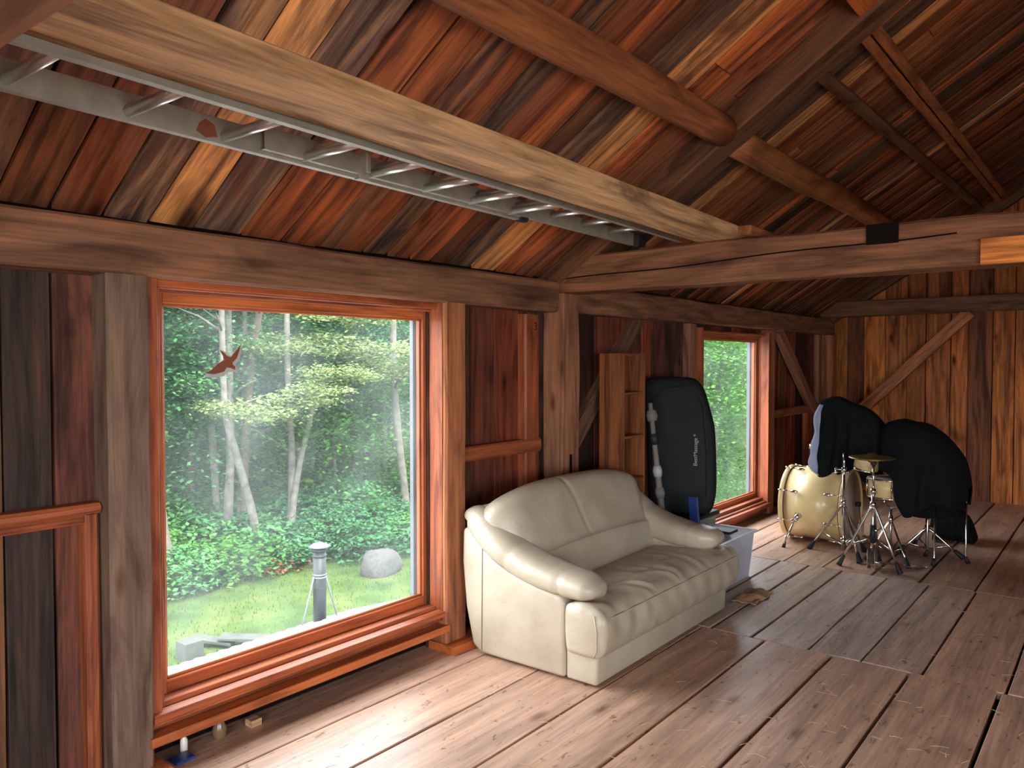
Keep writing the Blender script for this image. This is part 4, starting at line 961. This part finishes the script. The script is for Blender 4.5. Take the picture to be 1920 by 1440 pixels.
# stove pipe
sp = thing('stove_pipe', (-3.9, 5.4, -1.3), 'black stove pipe with conical metal cap rising from the shed roof', 'chimney')
X, Y = -3.85, 5.37
m = MB(); m.tube([(X, Y, -1.28), (X, Y, -.46)], .07, 28); m.tube([(X, Y, -.86), (X, Y, -.855)], .074, 28); m.build('pipe', PIPE, sp)
m = MB(); m.tube([(X, Y, -.52), (X, Y, -.50)], .078, 28); m.tube([(X, Y, -.50), (X, Y, -.42)], .062, 28); m.tube([(X, Y, -.455), (X, Y, -.435)], .086, 28); m.build('collar', PIPE, sp)
m = MB(); m.lathe((X, Y, -.415), (0, 0, 1), [(.10, 0), (.125, .004), (.06, .035), (.004, .055)], 32); m.build('cap', GALV, sp)
for z in (-.745, -.715):
    m = MB(); m.tube([(X, Y, z-.006), (X, Y, z+.006)], .076, 28); m.build('clamp_band', GALV, sp)
for dx, dy in ((-.0, -.24), (.0, .24)):
    m = MB(); m.tube([(X, Y+(.075 if dy > 0 else -.075), -.73), (X+dx, Y+dy, -1.25)], .009, 8); m.build('brace_rod', GALV, sp)
# boulder
m = MB(); rr = []
for i in range(21):
    ph = -PI/2+PI*i/20; ring = []
    for j in range(32):
        th = 2*PI*j/32; d = Vector((math.cos(ph)*math.cos(th), math.cos(ph)*math.sin(th), math.sin(ph)))
        k = 1+.22*noise.noise(d*1.4+Vector((3, 0, 0)))+.06*noise.noise(d*5)
        ring.append((-7.45+.28*d.x*k, 9.55+.42*d.y*k, -2.06+.27*d.z*k*(1.1-.3*d.y)))
    rr.append(ring)
m.rings(rr); tag(m.build('boulder', ROCK), 'grey granite boulder at the edge of the woods', 'rock')
# boards and block on the lawn
m = MB(); m.bar((-6.75, 5.55, -2.1), (-6.3, 5.85, -2.16), .2, .04, jit=.01, seg=4); tag(m.build('lawn_board', CONC), 'weathered grey board leaning on stones on the lawn, left of the pair', 'board')
m = MB(); m.bar((-6.45, 5.75, -2.08), (-6.0, 6.15, -2.12), .22, .04, jit=.01, seg=4); tag(m.build('lawn_board', CONC), 'weathered grey board leaning on stones on the lawn, right of the pair', 'board')
m = MB(); m.box(-6.5, -6.25, 5.15, 5.4, -2.25, -1.98, bev=.01); tag(m.build('concrete_block', CONC), 'square grey block standing on the lawn near the left window edge', 'block')

# ---- foliage meshes
def leaf_mesh(name, n, rx, ry, rz, size, mat, layers=None, seed=0, shell=.35):
    rd = random.Random(seed); v = []; f = []; rn = []
    cen = []
    ncl = max(6, n//55)
    for c in range(ncl):
        while True:
            d = Vector((rd.uniform(-1, 1), rd.uniform(-1, 1), rd.uniform(-1, 1)))
            if shell < d.length < 1: break
        cen.append((Vector((d.x*rx, d.y*ry, d.z*rz)), rd.random()))
    for i in range(n):
        c, hue = cen[i % ncl]
        s = size*rd.uniform(.6, 1.3); sp2 = .22*max(rx, .7)
        p = c+Vector((rd.gauss(0, sp2), rd.gauss(0, sp2), rd.gauss(0, sp2*.33)))
        a = rd.uniform(0, 2*PI); tilt = rd.gauss(0, .45)
        ax = Vector((math.cos(a), math.sin(a), rd.gauss(-.15, .3))).normalized(); sd = Vector((-math.sin(a), math.cos(a), tilt)).normalized()
        o = len(v); v += [p-ax*s*.5, p+sd*s*.32+ax*s*.05, p+ax*s*.55, p-sd*s*.32+ax*s*.05]
        f.append((o, o+1, o+2, o+3)); h = min(1, max(0, hue*.7+rd.random()*.3)); rn += [(h, 0, 0)]*4
    me = bpy.data.meshes.new(name); me.from_pydata([tuple(x) for x in v], [], f); me.materials.append(mat)
    at = me.attributes.new('rnd', 'FLOAT_VECTOR', 'POINT'); at.data.foreach_set('vector', [c for g_ in rn for c in g_]); me.update(); return me
FM = [leaf_mesh('foliage', 7500, 1.5, 1.5, 1.7, .10, LEAF_M, seed=1), leaf_mesh('foliage', 7500, 1.7, 1.5, 1.5, .10, LEAF_D, seed=2), leaf_mesh('foliage', 7500, 1.3, 1.6, 1.8, .095, LEAF_M, seed=3)]
FB = [leaf_mesh('foliage', 9000, 1.5, 1.5, 1.5, .09, LEAF_B, seed=4), leaf_mesh('foliage', 9000, 1.5, 1.3, 1.7, .095, LEAF_B, seed=5)]
FP = [leaf_mesh('foliage', 1500, .85, .95, .24, .085, LEAF_P, seed=6), leaf_mesh('foliage', 1300, .7, .85, .22, .085, LEAF_P, seed=7)]
BU = [leaf_mesh('foliage', 2800, .85, .85, .5, .12, LEAF_M, seed=8, shell=.2), leaf_mesh('foliage', 2600, .9, .8, .45, .13, LEAF_B, seed=9, shell=.2), leaf_mesh('foliage', 2800, .8, .9, .55, .11, LEAF_D, seed=10, shell=.2)]
FR = leaf_mesh('foliage', 240, .16, .2, .1, .07, LEAF_R, seed=12, shell=.0)
def put(me, loc, sc, parent, rot=None):
    o = bpy.data.objects.new('foliage', me); COL.objects.link(o); o.parent = parent
    o.location = Vector(loc)-Vector(parent.location); o.scale = (sc, sc, sc) if not isinstance(sc, tuple) else sc; o.rotation_euler = (0, 0, random.uniform(0, 6.28) if rot is None else rot); return o
def tree(name, label, pts, r0, r1, mat, fol, group=None, branches=3, cat='tree'):
    P = catmull([Vector(p) for p in pts], 4); root = thing(name, tuple(P[0]), label, cat, group)
    m = MB(); n = len(P); m.tube(P, [lerp(r0, r1, i/(n-1))*(1.15 if i == 0 else 1) for i in range(n)], 10, jit=.15)
    for k in range(branches):
        i = random.randint(int(n*.5), n-2); a = random.uniform(0, 2*PI); l = random.uniform(.5, 1.2); b0 = P[i]
        m.tube([b0, b0+Vector((math.cos(a)*l*.5, math.sin(a)*l*.5, l*.35)), b0+Vector((math.cos(a)*l, math.sin(a)*l, l*.55))], [r1*.5, r1*.35, r1*.15], 6)
    m.build('trunk', mat, root)
    for me, loc, sc in fol: put(me, loc, sc, root)
    return root
def up(base, lean=(0, 0), h=6.5, bend=.15):
    x, y, z = base; return [(x, y, z), (x+lean[0]*.3+random.uniform(-bend, bend)*.3, y+lean[1]*.3, z+h*.3), (x+lean[0]*.65+random.uniform(-bend, bend), y+lean[1]*.65, z+h*.65), (x+lean[0], y+lean[1], z+h)]
HI = 3.6  # height of the crowns above the view
tree('birch_tree', 'pale birch trunk at the far left edge of the large window', [(-9.6, 6.86, -2.45), (-9.6, 6.66, -1.6), (-9.6, 6.56, -.9), (-9.6, 6.3, 1.4), (-9.6, 6.1, 4.5)], .15, .08, BARK, [(FM[0], (-9.7, 6.1, 4.6), 1.0)], branches=0)
tree('maple_tree', 'thin dark trunk standing far left behind the birch', [(-12, 8.45, -2.3), (-12, 8.52, -.3), (-12, 8.61, 2.0), (-12, 8.6, 5)], .075, .05, BARK_B, [(FM[1], (-12.3, 8.3, 4.2), 1.1)])
tree('maple_tree', 'slim pale trunk with a broken top left of the leaning tree', [(-11, 8.48, -2.3), (-11, 8.43, -.7), (-11, 8.35, .5), (-11, 8.33, 1.0)], .08, .06, BARK, [], branches=0)
tree('maple_tree', 'straight grey trunk just behind the leaning tree', [(-10.5, 8.36, -2.4), (-10.5, 8.4, -1.18), (-10.5, 8.46, -.16), (-10.5, 8.45, 1.4), (-10.5, 8.4, 4.5)], .10, .06, BARK, [(FM[2], (-10.8, 8.6, 4.4), 1.0)])
tree('leaning_tree', 'pale trunk leaning left with yellow-green sprays above the stove pipe', [(-9.7, 8.72, -2.6), (-9.7, 8.56, -1.92), (-9.7, 8.31, -.88), (-9.7, 8.1, -.17), (-9.7, 7.92, .43), (-9.7, 7.84, 1.0), (-9.7, 7.8, 3.2)], .085, .05, BARK,
     [(FP[0], (-9.5, 8.3, .72), 1.0), (FP[1], (-9.2, 9.2, .98), 1.0), (FP[0], (-9.3, 10.0, 1.35), .9)])
tree('maple_tree', 'thin pair trunk right beside the leaning tree', [(-10.8, 8.81, -2.5), (-10.8, 8.84, -1.39), (-10.8, 8.91, -.55), (-10.8, 8.96, .3), (-10.8, 9, 3.8)], .07, .05, BARK, [(FP[1], (-10.2, 9.4, 1.9), 1.0)])
tree('maple_tree', 'pale straight stem of the forked clump above the stove pipe', [(-10.0, 9.27, -2.6), (-10.0, 9.46, -1.39), (-10.0, 9.5, -.22), (-10.0, 9.42, 1.4), (-10, 9.4, 4)], .085, .05, BARK, [(FP[0], (-9.8, 10.4, 1.95), 1.0)])
tree('maple_tree', 'pale slanting stem of the forked clump reaching up to the right', [(-9.9, 9.33, -2.45), (-9.9, 9.43, -1.37), (-9.9, 9.61, -.44), (-9.9, 9.92, .6), (-9.9, 10.1, 1.3)], .08, .04, BARK, [(FP[1], (-9.6, 10.6, 2.6), 1.1)])
tree('pine_tree', 'thick dark trunk deep in the woods at the middle of the window', [(-14, 13.3, -2.6), (-14, 13.38, -.87), (-14, 13.54, .85), (-14, 13.7, 5)], .19, .15, BARK_D, [(FM[1], (-14.3, 13.5, 4.6), 1.2)], branches=9)
tree('maple_tree', 'crooked brown trunk, left of the two above the boulder', [(-12, 12.26, -2.5), (-12, 12.23, -.88), (-12, 12.08, .29), (-12, 12.2, 2), (-12, 12.3, 5)], .085, .06, BARK_B, [(FM[0], (-12.2, 12, 4.4), 1)])
tree('maple_tree', 'brown trunk, right of the two above the boulder', [(-12, 12.63, -2.5), (-12, 12.75, -1.33), (-12, 12.85, .25), (-12, 12.88, 2.1), (-12, 12.9, 5)], .08, .06, BARK_B, [(FP[1], (-11.6, 12.5, 1.8), 1.2)])
tree('maple_tree', 'tall pale trunk near the right edge of the large window', [(-9.4, 12.05, -2.7), (-9.4, 12.05, -1.59), (-9.4, 11.84, -.16), (-9.4, 11.69, 1.35), (-9.4, 11.68, 2.5), (-9.4, 11.7, 4.5)], .095, .06, BARK, [(FP[0], (-9.3, 11.7, 1.75), 1.2), (FP[1], (-9.2, 11.2, 1.4), .9)])
tree('pine_tree', 'dark thin trunk in the deep shade behind the tall pale trunk', [(-15, 16.81, -2.6), (-15, 16.82, -.43), (-15, 16.88, 2.23), (-15, 16.9, 5)], .12, .1, BARK_D, [(FM[1], (-15, 17, 3.9), 1.2)])
tree('maple_tree', 'brown trunk whose top shows beside the bird sticker', [(-10.8, 8.9, -2.4), (-10.7, 8.9, -.3), (-10.6, 9.0, 1.6), (-10.5, 9.15, 2.9), (-10.5, 9.2, 5)], .09, .07, BARK_B, [(FM[0], (-10.9, 9.2, 4.8), .9)])
for k, (x, y, r, mt) in enumerate([(-11.2, 7.3, .05, BARK), (-12.4, 9.6, .045, BARK), (-11.6, 10.6, .06, BARK_B), (-12.8, 11.5, .05, BARK), (-11.0, 11.4, .045, BARK), (-13.2, 13.9, .06, BARK), (-11.4, 13.2, .05, BARK)]):
    tree('young_tree', 'slender bare-stemmed young tree just inside the edge of the woods', up((x, y, GZ-.3), (random.uniform(-.3, .3), random.uniform(-.4, .4)), 6.5), r, r*.6, mt, [], 'young trees just inside the woods', branches=7)
# woods behind
G = 'trees massed in the woods behind'
for k in range(58):
    row = k % 4; x = -11.5-row*4.2-random.uniform(0, 3.4); t = random.uniform(.42, 1.22); y = (3.05-x)*t+random.uniform(-.6, .6)
    if k >= 50: y = (3.05-x)*random.uniform(.2, .45)
    z = GZ-.2
    fol = []
    for q in range(3):
        fol.append((random.choice(FM if random.random() < .75 else FB), (x+random.uniform(-1.2, 1.2), y+random.uniform(-1.4, 1.4), random.uniform(-.6, 2.2)+q*1.6), random.uniform(.8, 1.15)*(1+.05*row)))
    tree('forest_tree', 'slender tree with green foliage massed in the woods behind', up((x, y, z), (random.uniform(-.4, .4), random.uniform(-.5, .5)), 7.5), random.uniform(.06, .12), .05, random.choice([BARK, BARK_D, BARK_B, BARK]), fol, G, branches=4)
# trees seen through the far window
G2 = 'bright leafy trees beyond the far window'
for k, (x, y) in enumerate([(-3.3, 14.2), (-4.6, 15.4), (-4.2, 17.3), (-5.4, 18.2), (-6.6, 17.2), (-6.2, 20.5), (-8.2, 21.5), (-9.5, 24), (-7, 25)]):
    fol = [(random.choice(FB), (x+random.uniform(-.6, .6), y+random.uniform(-.6, .6), random.uniform(-1.2, -.2)+q*1.5), random.uniform(.75, 1.0)) for q in range(3)]
    tree('leafy_tree', 'bright green bushy tree beyond the narrow far window', up((x, y, GZ), (random.uniform(-.3, .3), random.uniform(-.3, .3)), 5), .05, .03, BARK, fol, G2, branches=5)
# undergrowth
G3 = 'bushes along the edge of the woods'
for k in range(46):
    y = 5.2+k*.19+random.uniform(-.1, .1); row = k % 3; x = -9.3-row*1.0-random.uniform(0, .5)+(.9 if y > 9.9 else 0)
    if k >= 36: x = -11-random.uniform(0, 3); y = random.uniform(8, 16)
    rt_ = thing('bush', (x, y, GZ-.05), 'low leafy bush growing along the edge of the woods', 'bush', G3)
    put(random.choice(BU), (x, y, GZ+.28+.22*row), random.uniform(.7, 1.0), rt_)
rt_ = thing('bush', (-8.9, 8.55, GZ), 'rust-red leafed little bush at the foot of the leaning tree', 'bush'); put(FR, (-8.9, 8.5, GZ+.12), 1.2, rt_)
